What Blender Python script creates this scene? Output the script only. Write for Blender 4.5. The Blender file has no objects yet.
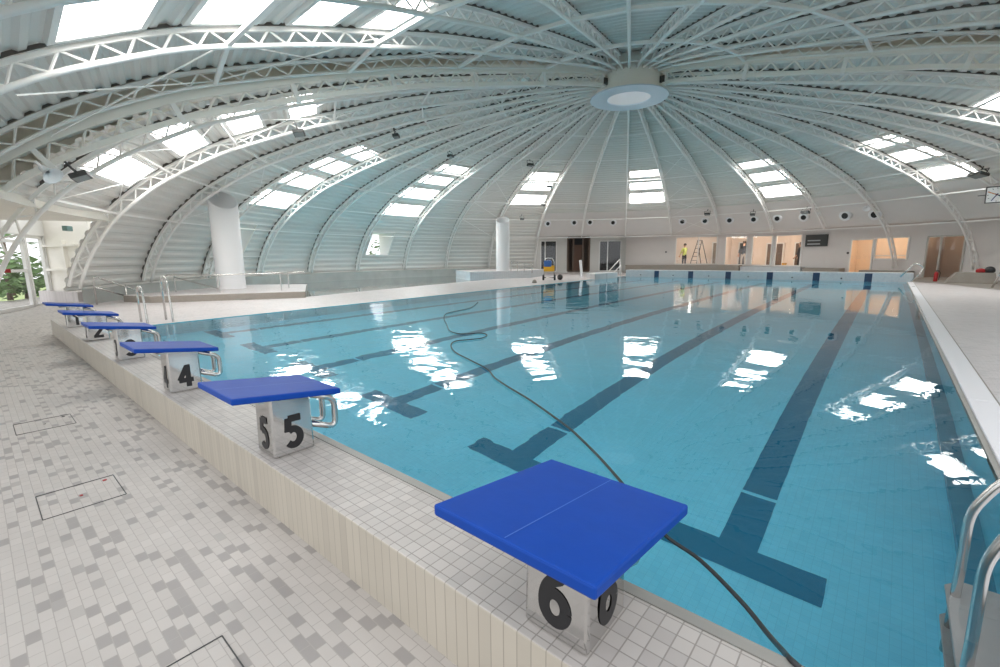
import bpy, bmesh, math, random
import numpy as np
from mathutils import Vector, Matrix
random.seed(7)
COL = bpy.context.scene.collection
PI = math.pi

# ------------------------------------------------------------------ camera (calibrated from the photograph)
FPX = 452.1869
PITCH, YAW, ROLL = [math.radians(v) for v in (9.6139, -40.6491, -.5846)]
HW = 1.2578
EYE = np.array([0, 0, HW])
FW = np.array([math.sin(YAW)*math.cos(PITCH), math.cos(YAW)*math.cos(PITCH), -math.sin(PITCH)])
RT0 = np.array([math.cos(YAW), -math.sin(YAW), 0.0])
UP0 = np.cross(RT0, FW)
RT = RT0*math.cos(ROLL)+UP0*math.sin(ROLL)
UP = -RT0*math.sin(ROLL)+UP0*math.cos(ROLL)
cam = bpy.data.cameras.new('camera'); camo = bpy.data.objects.new('camera', cam); COL.objects.link(camo)
cam.sensor_fit = 'HORIZONTAL'; cam.sensor_width = 36.0; cam.lens = FPX/1000*36; cam.clip_start = .05; cam.clip_end = 300
camo.matrix_world = Matrix(((RT[0], UP[0], -FW[0], 0), (RT[1], UP[1], -FW[1], 0), (RT[2], UP[2], -FW[2], HW), (0, 0, 0, 1)))
bpy.context.scene.camera = camo

def sight(x, y): return FW+RT*(x-500)/FPX-UP*(y-333.5)/FPX
def at_z(x, y, z=0.0):                       # the surveyed point seen at a pixel, on the level z
    d = sight(x, y); p = EYE+d*((z-HW)/d[2]); return Vector(p)
def at_plane(x, y, p0, n):
    d = sight(x, y); n = np.array(n); return Vector(EYE+d*((np.array(p0)-EYE)@n)/(d@n))

# ------------------------------------------------------------------ dome geometry
DC = Vector((-7.63, 15.98, 0)); A0 = -26.23; SP = 10.8
def rdir(k):
    a = math.radians(A0+SP*k); return Vector((math.sin(a), math.cos(a), 0))
def tdir(k):
    a = math.radians(A0+SP*k); return Vector((math.cos(a), -math.sin(a), 0))
def pol(k, r, z): return DC+rdir(k)*r+Vector((0, 0, z))
def at_cyl(x, y, R):
    d = sight(x, y); o = EYE-np.array(DC); a = d[0]**2+d[1]**2; b = 2*(o[0]*d[0]+o[1]*d[1]); c = o[0]**2+o[1]**2-R*R
    t = (-b+math.sqrt(b*b-4*a*c))/(2*a); return Vector(EYE+d*t)
def k_of(p):
    return ((math.degrees(math.atan2(p[0]-DC[0], p[1]-DC[1]))-A0+180) % 360-180)/SP
_pr = np.array([(0, 7.02), (1.7, 6.92), (4.53, 6.43), (7.93, 5.8), (10.77, 5.06), (13.03, 4.29), (14.73, 3.37), (15.87, 2.44), (16.55, 1.49), (17.0, .48), (17.05, 0.0)])
_seg = np.r_[0, np.cumsum(np.hypot(*np.diff(_pr, axis=0).T))]
_s = np.linspace(0, _seg[-1], 600)
_r = np.interp(_s, _seg, _pr[:, 0]); _z = np.interp(_s, _seg, _pr[:, 1])
_ker = np.hanning(61); _ker /= _ker.sum()
def _sm(v):
    e = np.r_[2*v[0]-v[1:31][::-1], v, 2*v[-1]-v[-31:-1][::-1]]; return np.convolve(e, _ker, 'valid')
_r, _z = _sm(_r), _sm(_z)
_tr = np.gradient(_r, _s); _tz = np.gradient(_z, _s); _l = np.hypot(_tr, _tz); _nr, _nz = -_tz/_l, _tr/_l
S_END = float(_s[-1])
def prof(s, n=0.0):
    return (float(np.interp(s, _s, _r)+n*np.interp(s, _s, _nr)), float(np.interp(s, _s, _z)+n*np.interp(s, _s, _nz)))
def s_of_r(r): return float(np.interp(r, _r, _s))
_ak = [-40, -12.2, -11, -10, -8, -7, -6, -5, -4, -3, -2, -1, 0, 1, 2, 3, 4, 5, 6, 7, 8, 9, 10, 10.6, 40]; _av = [0, 0, -.03, .02, -.05, -.05, -.06, -.01, -.05, -.04, .04, .08, .1, .11, .11, .11, .01, -.07, -.06, -.28, -.52, -.75, -.4, 0, 0]
def adj(k): return float(np.interp(k, _ak, _av))   # the ribs are not quite evenly spaced
def on_dome(k, s, n=0.0):
    r, z = prof(s, n); return pol(k+adj(k), r, z)
def dome_normal(k, s):
    return rdir(k)*float(np.interp(s, _s, _nr))+Vector((0, 0, float(np.interp(s, _s, _nz))))
def hit_dome(x, y):
    d = sight(x, y); best = None; t = np.linspace(4, 45, 6000)[:, None]; X = EYE+d*t
    r = np.hypot(X[:, 0]-DC[0], X[:, 1]-DC[1]); zz = np.interp(r, _r, _z); inside = (X[:, 2] < zz) & (r < 17)
    i0 = int(np.argmax(inside)); j = i0+int(np.argmax(~inside[i0:])); p = X[j]
    k = k_of(p); return k-adj(k), s_of_r(min(float(r[j]), 17.0))

# ------------------------------------------------------------------ materials
def mat(name, color, rough=.5, metal=0.0, noise=0.0, nscale=6.0, spec=.5, emis=None, estr=0, bump=0.0):
    m = bpy.data.materials.new(name); m.use_nodes = True; nt = m.node_tree; b = nt.nodes['Principled BSDF']
    c = (*color, 1); b.inputs['Base Color'].default_value = c; b.inputs['Roughness'].default_value = rough; b.inputs['Metallic'].default_value = metal
    b.inputs['Specular IOR Level'].default_value = spec
    if emis: b.inputs['Emission Color'].default_value = (*emis, 1); b.inputs['Emission Strength'].default_value = estr
    if noise or bump:
        tc = nt.nodes.new('ShaderNodeTexCoord'); nz = nt.nodes.new('ShaderNodeTexNoise'); nz.inputs['Scale'].default_value = nscale; nz.inputs['Detail'].default_value = 4
        nt.links.new(tc.outputs['Object'], nz.inputs['Vector'])
        if noise:
            mx = nt.nodes.new('ShaderNodeMix'); mx.data_type = 'RGBA'
            mx.inputs[6].default_value = (*[max(0, v*(1-noise)) for v in color], 1); mx.inputs[7].default_value = (*[min(1, v*(1+noise)) for v in color], 1)
            nt.links.new(nz.outputs['Fac'], mx.inputs[0]); nt.links.new(mx.outputs[2], b.inputs['Base Color'])
        if bump:
            bp = nt.nodes.new('ShaderNodeBump'); bp.inputs['Strength'].default_value = bump; bp.inputs['Distance'].default_value = .004
            nt.links.new(nz.outputs['Fac'], bp.inputs['Height']); nt.links.new(bp.outputs['Normal'], b.inputs['Normal'])
    return m
def srgb(r, g, b):
    f = lambda c: (c/255/12.92) if c <= 10 else ((c/255+.055)/1.055)**2.4
    return (f(r), f(g), f(b))

def tile_mat(name, base, dark, mortar, bw, bh, dark_share=.16, offset=.5, axes='XY', rough=.45, swap=False, jitter=.06, rot=0.0, msize=.0022, loc=(0, 0, 0)):
    """small rectangular tiles laid in world metres, some of them darker"""
    m = bpy.data.materials.new(name); m.use_nodes = True; nt = m.node_tree; b = nt.nodes['Principled BSDF']; N = nt.nodes.new; L = nt.links.new
    b.inputs['Roughness'].default_value = rough
    tc = N('ShaderNodeTexCoord'); mp = N('ShaderNodeMapping'); L(tc.outputs['Object'], mp.inputs['Vector'])
    src = mp.outputs['Vector']
    mp.inputs['Location'].default_value = loc
    if axes == 'XZ': mp.inputs['Rotation'].default_value = (-PI/2, 0, 0)
    elif axes == 'YZ':
        sx = N('ShaderNodeSeparateXYZ'); cx = N('ShaderNodeCombineXYZ'); L(tc.outputs['Object'], sx.inputs[0]); L(sx.outputs['Y'], cx.inputs['X']); L(sx.outputs['Z'], cx.inputs['Y']); src = cx.outputs[0]
    else: mp.inputs['Rotation'].default_value = (0, 0, rot)
    def brick(c1, c2, mo):
        t = N('ShaderNodeTexBrick'); t.offset = offset; t.squash = 1
        t.inputs['Scale'].default_value = 1; t.inputs['Brick Width'].default_value = bw; t.inputs['Row Height'].default_value = bh
        t.inputs['Mortar Size'].default_value = msize; t.inputs['Mortar Smooth'].default_value = .1; t.inputs['Bias'].default_value = 0
        t.inputs['Color1'].default_value = (*c1, 1); t.inputs['Color2'].default_value = (*c2, 1); t.inputs['Mortar'].default_value = (*mo, 1)
        L(src, t.inputs['Vector']); return t
    t1 = brick((0, 0, 0), (1, 1, 1), (.5, .5, .5))
    ramp = N('ShaderNodeValToRGB'); ramp.color_ramp.interpolation = 'LINEAR'
    e = ramp.color_ramp.elements
    e[0].position = 0; e[0].color = (*dark, 1); e[1].position = dark_share; e[1].color = (*dark, 1)
    lo = tuple(v*(1-jitter) for v in base); hi = tuple(min(1, v*(1+jitter)) for v in base)
    n = e.new(min(.98, dark_share+.04)); n.color = (*lo, 1)
    n = e.new(.75); n.color = (*base, 1); n = e.new(1.0); n.color = (*hi, 1)
    L(t1.outputs['Color'], ramp.inputs['Fac'])
    mx = N('ShaderNodeMix'); mx.data_type = 'RGBA'; L(t1.outputs['Fac'], mx.inputs[0]); L(ramp.outputs['Color'], mx.inputs[6]); mx.inputs[7].default_value = (*mortar, 1)
    nz = N('ShaderNodeTexNoise'); nz.inputs['Scale'].default_value = 2.2; nz.inputs['Detail'].default_value = 5; L(tc.outputs['Object'], nz.inputs['Vector'])
    mr = N('ShaderNodeMapRange'); mr.inputs['To Min'].default_value = .9; mr.inputs['To Max'].default_value = 1.08; L(nz.outputs['Fac'], mr.inputs['Value'])
    mu = N('ShaderNodeMix'); mu.data_type = 'RGBA'; mu.blend_type = 'MULTIPLY'; mu.inputs[0].default_value = 1; L(mx.outputs[2], mu.inputs[6]); L(mr.outputs['Result'], mu.inputs[7])
    L(mu.outputs[2], b.inputs['Base Color'])
    bp = N('ShaderNodeBump'); bp.inputs['Strength'].default_value = .25; bp.inputs['Distance'].default_value = .002; bp.invert = True
    L(t1.outputs['Fac'], bp.inputs['Height']); L(bp.outputs['Normal'], b.inputs['Normal'])
    return m

M = {}
M['steel_white'] = mat('white_painted_steel', (.90, .885, .86), .45, noise=.04, nscale=2)
M['girder'] = mat('warm_white_girder', (.88, .85, .79), .5, noise=.05, nscale=1.5)
M['beige_panel'] = mat('beige_closing_panel', (.88, .84, .75), .6, noise=.06, nscale=3)
M['deck'] = mat('pale_grey_roof_sheet', (.76, .745, .71), .45, noise=.05, nscale=.7)
M['plaster'] = mat('white_plaster', (.78, .74, .715), .7, noise=.03, nscale=2)
M['plaster_grey'] = mat('grey_plaster', (.66, .65, .62), .7, noise=.03, nscale=2)
M['annex'] = mat('warm_annex_wall', (.85, .76, .68), .7)
M['annex_beige'] = mat('peach_annex_wall', (.86, .72, .58), .7)
M['cream'] = mat('cream_panel', (.86, .83, .76), .6, noise=.04, nscale=2)
M['wood'] = mat('brown_wood', srgb(105, 88, 76), .5, noise=.2, nscale=9)
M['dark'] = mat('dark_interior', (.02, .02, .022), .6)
M['black'] = mat('black_print', (.012, .012, .014), .45)
M['rubber'] = mat('black_rubber', (.02, .022, .025), .4)
M['stone'] = mat('grey_brown_stone', srgb(150, 143, 134), .6, noise=.12, nscale=14)
M['plinth_dark'] = mat('dark_grey_plinth', srgb(176, 178, 174), .3, noise=.25, nscale=1.6)
M['coping_metal'] = mat('grey_edge_profile', srgb(150, 148, 142), .4, noise=.08, nscale=8)
M['inox'] = mat('brushed_stainless', (.62, .61, .59), .22, 1.0, noise=.05, nscale=30)
M['inox_sheet'] = mat('stainless_sheet', (.60, .595, .585), .09, 1.0, noise=.04, nscale=5)
M['blue'] = mat('blue_plastic_board', srgb(3, 64, 156), .5, noise=.10, nscale=14, bump=.25, spec=.25)
M['blue_seam'] = mat('blue_board_seam', srgb(70, 110, 190), .5)
M['white'] = mat('white_plastic', (.84, .84, .85), .4)
M['tread'] = mat('grey_ladder_tread', srgb(170, 168, 165), .5, noise=.05)
M['annex_brown'] = mat('brown_annex_wall', srgb(168, 146, 126), .7)
M['grate'] = mat('white_overflow_grate', (.82, .81, .83), .5)
M['frame_white'] = mat('white_window_frame', (.82, .82, .80), .45)
M['frame_alu'] = mat('aluminium_frame', (.5, .48, .44), .4, .3)
M['gap_shade'] = mat('painted_gap_shade', (.13, .12, .11), .8)  # dark colour standing for the shade inside the open sheet corrugations
M['grey_dark'] = mat('dark_grey_casing', (.06, .062, .06), .5)
M['hub_disc'] = mat('pale_blue_disc', srgb(215, 226, 236), .4)
M['red'] = mat('red_paint', srgb(165, 25, 28), .35)
M['yellow'] = mat('yellow_plastic', srgb(235, 175, 30), .45)
M['cart_blue'] = mat('cart_blue', srgb(50, 100, 170), .45)
M['hivis'] = mat('high_visibility_yellow', srgb(205, 215, 120), .7)
M['cloth_dark'] = mat('dark_cloth', (.03, .032, .04), .8)
M['cloth_grey'] = mat('pale_trouser_cloth', (.5, .46, .42), .8)
M['skin'] = mat('skin', srgb(205, 160, 135), .6)
M['hair'] = mat('dark_hair', (.03, .02, .015), .7)
M['lane'] = mat('dark_blue_lane_tiles', srgb(30, 122, 158), .4, noise=.08, nscale=20)
M['target'] = mat('navy_target_tiles', srgb(14, 52, 86), .35, noise=.15, nscale=18)
M['grass'] = mat('grass_green', srgb(168, 185, 125), .9, noise=.3, nscale=3)
M['leaf'] = mat('leaf_green', srgb(105, 135, 85), .8, noise=.45, nscale=6)
M['paving'] = mat('outdoor_paving', (.7, .68, .66), .8, noise=.06, nscale=2)
M['wire'] = mat('clock_face', (.85, .86, .86), .5)
M['hand_blue'] = mat('clock_hand_blue', srgb(20, 50, 110), .5)
M['hand_orange'] = mat('clock_hand_orange', srgb(210, 130, 60), .5)
M['lampglass'] = mat('lamp_glass', (.3, .32, .32), .1)
M['grey_text'] = mat('pale_display_text', (.55, .57, .58), .5)
M['red_led'] = mat('exit_light_red', srgb(150, 30, 40), .4)
M['sky_pane'] = mat('milky_skylight_pane', (.9, .9, .9), .4, emis=(1, .985, .96), estr=9.5)
M['hub_pane'] = mat('milky_lantern_pane', (.9, .9, .9), .4, emis=(.93, .96, 1.0), estr=.5)
M['floor_near'] = tile_mat('small_deck_tiles', srgb(184, 178, 172), srgb(152, 147, 143), srgb(160, 154, 148), .075, .042, .15, rot=0, jitter=.04, msize=.0016)
M['floor_pale'] = tile_mat('pale_deck_tiles', srgb(208, 202, 201), srgb(195, 190, 188), srgb(188, 182, 180), .075, .05, .1, jitter=.035)
M['plinth_top'] = tile_mat('square_plinth_tiles', srgb(189, 183, 177), srgb(179, 173, 168), srgb(150, 144, 138), .052, .052, .1, offset=0, jitter=.05)
M['plinth_face'] = tile_mat('upright_beige_tiles', srgb(186, 178, 164), srgb(177, 169, 156), srgb(160, 152, 140), .052, .9, .1, offset=0, axes='XZ', jitter=.04, loc=(0, .45, 0))
M['pool'] = tile_mat('turquoise_pool_tiles', srgb(124, 224, 250), srgb(120, 220, 247), srgb(110, 208, 236), .05, .05, .1, offset=0, jitter=.015, rough=.3, msize=.0012)
M['pool_wall'] = tile_mat('pale_blue_pool_wall_tiles', srgb(112, 200, 220), srgb(108, 195, 216), srgb(100, 188, 208), .05, .05, .1, offset=0, axes='XZ', jitter=.02, msize=.0012)
M['ledge'] = mat('ledge_shadow_teal', srgb(62, 142, 168), .4, noise=.08, nscale=20)  # teal darkened to carry the shadow band under the ledge
M['endwall'] = tile_mat('pale_end_wall_tiles', srgb(200, 205, 208), srgb(190, 197, 202), srgb(178, 184, 188), .05, .05, .1, offset=0, axes='XZ', jitter=.03)
M['endtop'] = tile_mat('pale_end_top_tiles', srgb(212, 212, 212), srgb(200, 202, 202), srgb(185, 186, 186), .05, .05, .1, offset=0, jitter=.03)

def glass_mat():
    m = bpy.data.materials.new('clear_glass'); m.use_nodes = True; nt = m.node_tree; nt.nodes.remove(nt.nodes['Principled BSDF'])
    out = nt.nodes['Material Output']; tr = nt.nodes.new('ShaderNodeBsdfTransparent'); gl = nt.nodes.new('ShaderNodeBsdfGlossy'); gl.inputs['Roughness'].default_value = .02
    mx = nt.nodes.new('ShaderNodeMixShader')
    mx.inputs[0].default_value = .07; nt.links.new(tr.outputs[0], mx.inputs[1]); nt.links.new(gl.outputs[0], mx.inputs[2]); nt.links.new(mx.outputs[0], out.inputs['Surface']); return m
M['glass'] = glass_mat()
def water_mat(name, strength, tint=(1, 1, 1)):
    m = bpy.data.materials.new(name); m.use_nodes = True; nt = m.node_tree; nt.nodes.remove(nt.nodes['Principled BSDF']); N = nt.nodes.new; L = nt.links.new
    out = nt.nodes['Material Output']; g = N('ShaderNodeBsdfGlass'); g.inputs['IOR'].default_value = 1.333; g.inputs['Roughness'].default_value = 0; g.inputs['Color'].default_value = (*tint, 1)
    tc = N('ShaderNodeTexCoord'); a = N('ShaderNodeTexNoise'); a.inputs['Scale'].default_value = 1.7; a.inputs['Detail'].default_value = 2.2; a.inputs['Distortion'].default_value = .6
    c = N('ShaderNodeTexNoise'); c.inputs['Scale'].default_value = 7; c.inputs['Detail'].default_value = 1
    d = N('ShaderNodeTexNoise'); d.inputs['Scale'].default_value = .35; d.inputs['Detail'].default_value = 1
    for t in (a, c, d): L(tc.outputs['Object'], t.inputs['Vector'])
    mr = N('ShaderNodeMapRange'); mr.inputs['From Min'].default_value = .42; mr.inputs['From Max'].default_value = .62; mr.inputs['To Min'].default_value = .03; mr.inputs['To Max'].default_value = .22; L(d.outputs['Fac'], mr.inputs['Value'])
    mu = N('ShaderNodeMath'); mu.operation = 'MULTIPLY'; L(c.outputs['Fac'], mu.inputs[0]); L(mr.outputs['Result'], mu.inputs[1])
    ad = N('ShaderNodeMath'); ad.operation = 'ADD'; L(a.outputs['Fac'], ad.inputs[0]); L(mu.outputs[0], ad.inputs[1])
    sx = N('ShaderNodeSeparateXYZ'); L(tc.outputs['Object'], sx.inputs[0])
    wm = N('ShaderNodeMapRange'); wm.inputs['From Min'].default_value = -.5; wm.inputs['From Max'].default_value = -5.5; wm.inputs['To Min'].default_value = .22; wm.inputs['To Max'].default_value = 1.0; L(sx.outputs['X'], wm.inputs['Value'])
    wu = N('ShaderNodeMath'); wu.operation = 'MULTIPLY'; L(ad.outputs[0], wu.inputs[0]); L(wm.outputs['Result'], wu.inputs[1]); ad = wu
    bp = N('ShaderNodeBump'); bp.inputs['Strength'].default_value = strength; bp.inputs['Distance'].default_value = .03; L(ad.outputs[0], bp.inputs['Height']); L(bp.outputs['Normal'], g.inputs['Normal'])
    L(g.outputs[0], out.inputs['Surface']); return m
M['water'] = water_mat('pool_water', .32)
M['water_calm'] = water_mat('calm_water', .18)

# ------------------------------------------------------------------ mesh helpers
def tag(o, label=None, cat=None, group=None, kind=None):
    if label: o['label'] = label
    if cat: o['category'] = cat
    if group: o['group'] = group
    if kind: o['kind'] = kind
    return o
def obj(name, bm, m, parent=None, smooth=False, bevel=0):
    me = bpy.data.meshes.new(name)
    bmesh.ops.recalc_face_normals(bm, faces=bm.faces[:]) if name not in ('pool_water',) else None
    bm.to_mesh(me); bm.free()
    for mm in (m if isinstance(m, list) else [m]): me.materials.append(mm)
    if smooth:
        for p in me.polygons: p.use_smooth = True
    o = bpy.data.objects.new(name, me); COL.objects.link(o)
    if parent is not None: o.parent = parent; o.matrix_parent_inverse = parent.matrix_basis.inverted()
    if bevel:
        b = o.modifiers.new('edge', 'BEVEL'); b.width = bevel; b.segments = 2; b.limit_method = 'ANGLE'
    return o
def thing(name, label, cat, loc=(0, 0, 0), rz=0, group=None):
    o = bpy.data.objects.new(name, None); COL.objects.link(o); o.location = loc; o.rotation_euler = (0, 0, rz); o.empty_display_size = .1
    return tag(o, label, cat, group)
def structure(name, bm, m, parent=None, **kw):
    o = obj(name, bm, m, parent, **kw)
    if parent is None: o['kind'] = 'structure'
    return o
def B(): return bmesh.new()
def quad(bm, *ps):
    return bm.faces.new([bm.verts.new(Vector(p)) for p in ps])
def box(bm, c, s, rz=0.0, M3=None):
    r = bmesh.ops.create_cube(bm, size=1.0); R = M3 if M3 is not None else Matrix.Rotation(rz, 3, 'Z')
    for v in r['verts']: v.co = R @ Vector((v.co.x*s[0], v.co.y*s[1], v.co.z*s[2]))+Vector(c)
    return r['verts']
def frame_box(bm, o, ex, ey, ez, lo, hi):
    """a box in the axes ex, ey, ez at o, from lo to hi"""
    vs = [bm.verts.new(o+ex*x+ey*y+ez*z) for z in (lo[2], hi[2]) for y in (lo[1], hi[1]) for x in (lo[0], hi[0])]
    for f in ((0, 1, 3, 2), (4, 6, 7, 5), (0, 4, 5, 1), (2, 3, 7, 6), (0, 2, 6, 4), (1, 5, 7, 3)): bm.faces.new([vs[i] for i in f])
def sweep(bm, pts, rad, n=8, cap=True, up=None, ry=None):
    pts = [Vector(p) for p in pts]; rings = []; prev = None
    for i, p in enumerate(pts):
        if i == 0: t = pts[1]-p
        elif i == len(pts)-1: t = p-pts[i-1]
        else: t = (pts[i+1]-p).normalized()+(p-pts[i-1]).normalized()
        t.normalize()
        if prev is None:
            a = Vector(up) if up is not None else (Vector((0, 0, 1)) if abs(t.z) < .9 else Vector((1, 0, 0)))
            u = a-t*a.dot(t); u.normalize()
        else:
            u = prev-t*prev.dot(t); u.normalize()
        prev = u; v = t.cross(u)
        rr = rad[i] if isinstance(rad, (list, tuple)) else rad
        r2 = ry if ry is not None else rr
        off = PI/4 if n == 4 else 0
        rings.append([bm.verts.new(p+u*math.cos(off+2*PI*j/n)*rr+v*math.sin(off+2*PI*j/n)*r2) for j in range(n)])
    for a, b in zip(rings[:-1], rings[1:]):
        for j in range(n): bm.faces.new((a[j], a[(j+1) % n], b[(j+1) % n], b[j]))
    if cap: bm.faces.new(rings[0][::-1]); bm.faces.new(rings[-1])
def bar(bm, a, b, rad, n=6): sweep(bm, [a, b], rad, n)
def rounded(pts, rad=.12, seg=6):
    """a polyline with its inner corners rounded"""
    pts = [Vector(p) for p in pts]; out = [pts[0]]
    for a, b, c in zip(pts[:-2], pts[1:-1], pts[2:]):
        d1 = (a-b); d2 = (c-b); l = min(rad, d1.length*.48, d2.length*.48); p, q = b+d1.normalized()*l, b+d2.normalized()*l
        for i in range(seg+1):
            t = i/seg; out.append(p*(1-t)**2+b*2*t*(1-t)+q*t*t)
    out.append(pts[-1]); return out
def lathe(bm, prof_, n=24, c=(0, 0, 0), R3=None, close=False):
    R = R3 or Matrix.Identity(3); rings = []
    for r, z in prof_:
        rings.append([bm.verts.new(R @ Vector((r*math.cos(2*PI*j/n), r*math.sin(2*PI*j/n), z))+Vector(c)) for j in range(n)])
    for a, b in zip(rings[:-1], rings[1:]):
        for j in range(n): bm.faces.new((a[j], a[(j+1) % n], b[(j+1) % n], b[j]))
    if not close:
        if prof_[0][0] > 1e-4: bm.faces.new(rings[0][::-1])
        if prof_[-1][0] > 1e-4: bm.faces.new(rings[-1])
def prism(bm, poly, z0, z1):
    lo = [bm.verts.new((p[0], p[1], z0)) for p in poly]; hi = [bm.verts.new((p[0], p[1], z1)) for p in poly]; n = len(poly)
    bm.faces.new(lo[::-1]); bm.faces.new(hi)
    for i in range(n): bm.faces.new((lo[i], lo[(i+1) % n], hi[(i+1) % n], hi[i]))
def align(zaxis, xhint=(0, 0, 1)):
    z = Vector(zaxis).normalized(); x = Vector(xhint); x = (x-z*x.dot(z)).normalized(); y = z.cross(x)
    return Matrix((x, y, z)).transposed()
def text_bm(txt, size, embolden=0.0, depth=.002):
    """lettering as a mesh lying in XY, centred"""
    cu = bpy.data.curves.new('lettering', 'FONT'); cu.body = txt; cu.size = size; cu.align_x = 'CENTER'; cu.align_y = 'CENTER'; cu.offset = embolden; cu.extrude = depth
    o = bpy.data.objects.new('lettering', cu); COL.objects.link(o)
    dg = bpy.context.evaluated_depsgraph_get(); me = bpy.data.meshes.new_from_object(o.evaluated_get(dg))
    bm = bmesh.new(); bm.from_mesh(me); bpy.data.objects.remove(o); bpy.data.curves.remove(cu); bpy.data.meshes.remove(me)
    xs = [v.co.x for v in bm.verts]; ys = [v.co.y for v in bm.verts]; cx, cy = (min(xs)+max(xs))/2, (min(ys)+max(ys))/2
    for v in bm.verts: v.co.x -= cx; v.co.y -= cy
    return bm
def place(bm, M3, loc):
    for v in bm.verts: v.co = M3 @ v.co+Vector(loc)
    return bm

# ------------------------------------------------------------------ roof: sheets
DECK_N = .37; FRONT = .5
def on_front(k, s, n):
    r = prof(s)[0]; return on_dome(k, s, n+float(np.interp(r, [9, 10.8, 12.8, 14.5, 16, 17], [-.15, -.12, -.03, .08, .2, .25])))
def deck_bay(bm, k0, k1, n0, s0, s1, holes=(), period=.27, depth=.05, F=None):
    F = F or on_dome
    us = sorted({0.0, 1.0, *[h[2] for h in holes], *[h[3] for h in holes]})
    ss = set()
    i = 0
    rows = []
    s = s0
    while s < s1:
        for fr, dp in ((0, 0), (.32, 0), (.5, depth), (.82, depth)):
            if s+fr*period < s1: rows.append((s+fr*period, dp))
        s += period
    rows.append((s1, 0))
    for h in holes:
        rows = [q for q in rows if min(abs(q[0]-h[0]), abs(q[0]-h[1])) > .03] + [(h[0], .02), (h[1], .02)]
    rows.sort()
    grid = []
    for s_, dp in rows:
        a = F(k0, s_, n0+dp); b = F(k1, s_, n0+dp)
        grid.append([bm.verts.new(a.lerp(b, u)) for u in us])
    for r in range(len(rows)-1):
        sm = (rows[r][0]+rows[r+1][0])/2
        for c in range(len(us)-1):
            um = (us[c]+us[c+1])/2
            if any(h[0] < sm < h[1] and h[2] < um < h[3] for h in holes): continue
            bm.faces.new((grid[r][c], grid[r][c+1], grid[r+1][c+1], grid[r+1][c]))
U0, U1 = .07, .93
SKY = {  # bay -> list of (r_top, r_bottom)
    0: [(9.1, 9.95), (10.6, 11.5), (11.9, 13.15)], 3: [(9.55, 10.35), (10.9, 11.9), (12.4, 13.5)], -3: [(9.1, 10.1), (10.45, 11.35), (11.87, 13.1)],
    6: [(9.9, 10.75), (11.25, 12.2), (12.8, 13.75)], -6: [(9.3, 10.1), (10.6, 11.5), (12.0, 13.1), (13.62, 14.65)],
    -9: [(9.95, 10.87), (11.25, 12.25), (12.67, 13.55), (13.95, 14.88)], -12: [(10.25, 11.05), (11.7, 12.57), (13.12, 13.92), (14.5, 15.2)]}
SKY_FRONT = {-14.55: [(9.2, 10.0), (10.5, 11.35), (11.9, 12.92), (13.4, 14.45)]}
WIN = {-6: (15.72, 16.62, .14, .62), -9: (15.72, 16.62, .14, .62)}
WALL_S = s_of_r(14.05)
fixed_edges = [-12.5, -12.18]+list(range(-11, 10))+[10, 10.6]
bm = B()
for k0, k1 in zip(fixed_edges[:-1], fixed_edges[1:]):
    holes = [(s_of_r(a), s_of_r(b), U0, U1) for a, b in SKY.get(-12 if k0 == -12.18 else k0, [])]
    if k0 in WIN: w = WIN[k0]; holes.append((s_of_r(w[0]), s_of_r(w[1]), w[2], w[3]))
    if k0 == 9: holes = [(s_of_r(a), s_of_r(b), U0, U1) for a, b in SKY[6]]
    s1 = S_END-.35
    if -2 <= k0 < 8: s1 = WALL_S
    if k0 in (-12.5, -12.18): s1 = s_of_r(15.95)
    deck_bay(bm, k0, k1, DECK_N, .6, s1, holes)
structure('ceiling', bm, M['deck'])
front_edges = [-12.55, -13.55, -14.55, -15.55, -16.55]; front_r = {-12.55: 17.0, -13.55: 17, -14.55: 16.2, -15.55: 14.6}
bm = B()
for k0, k1 in zip(front_edges[:-1], front_edges[1:]):
    holes = [(s_of_r(a), s_of_r(b), U0, U1) for a, b in SKY_FRONT.get(k1, [])]
    deck_bay(bm, k1, k0, DECK_N+FRONT, .6, s_of_r(front_r[k0])-.2, holes, F=on_front)
right_edges = [10.65, 11.65, 12.65, 13.65, 14.65, 15.65, 16.78]; right_r = {10.65: 17, 11.65: 17, 12.65: 16.2, 13.65: 15.2, 14.65: 14.4, 15.65: 14.0}
for k0, k1 in zip(right_edges[:-1], right_edges[1:]):
    holes = []
    deck_bay(bm, k0, k1, DECK_N+FRONT, .6, s_of_r(right_r[k0])-.2, holes, F=on_front)
structure('ceiling', bm, M['deck'])

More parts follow.
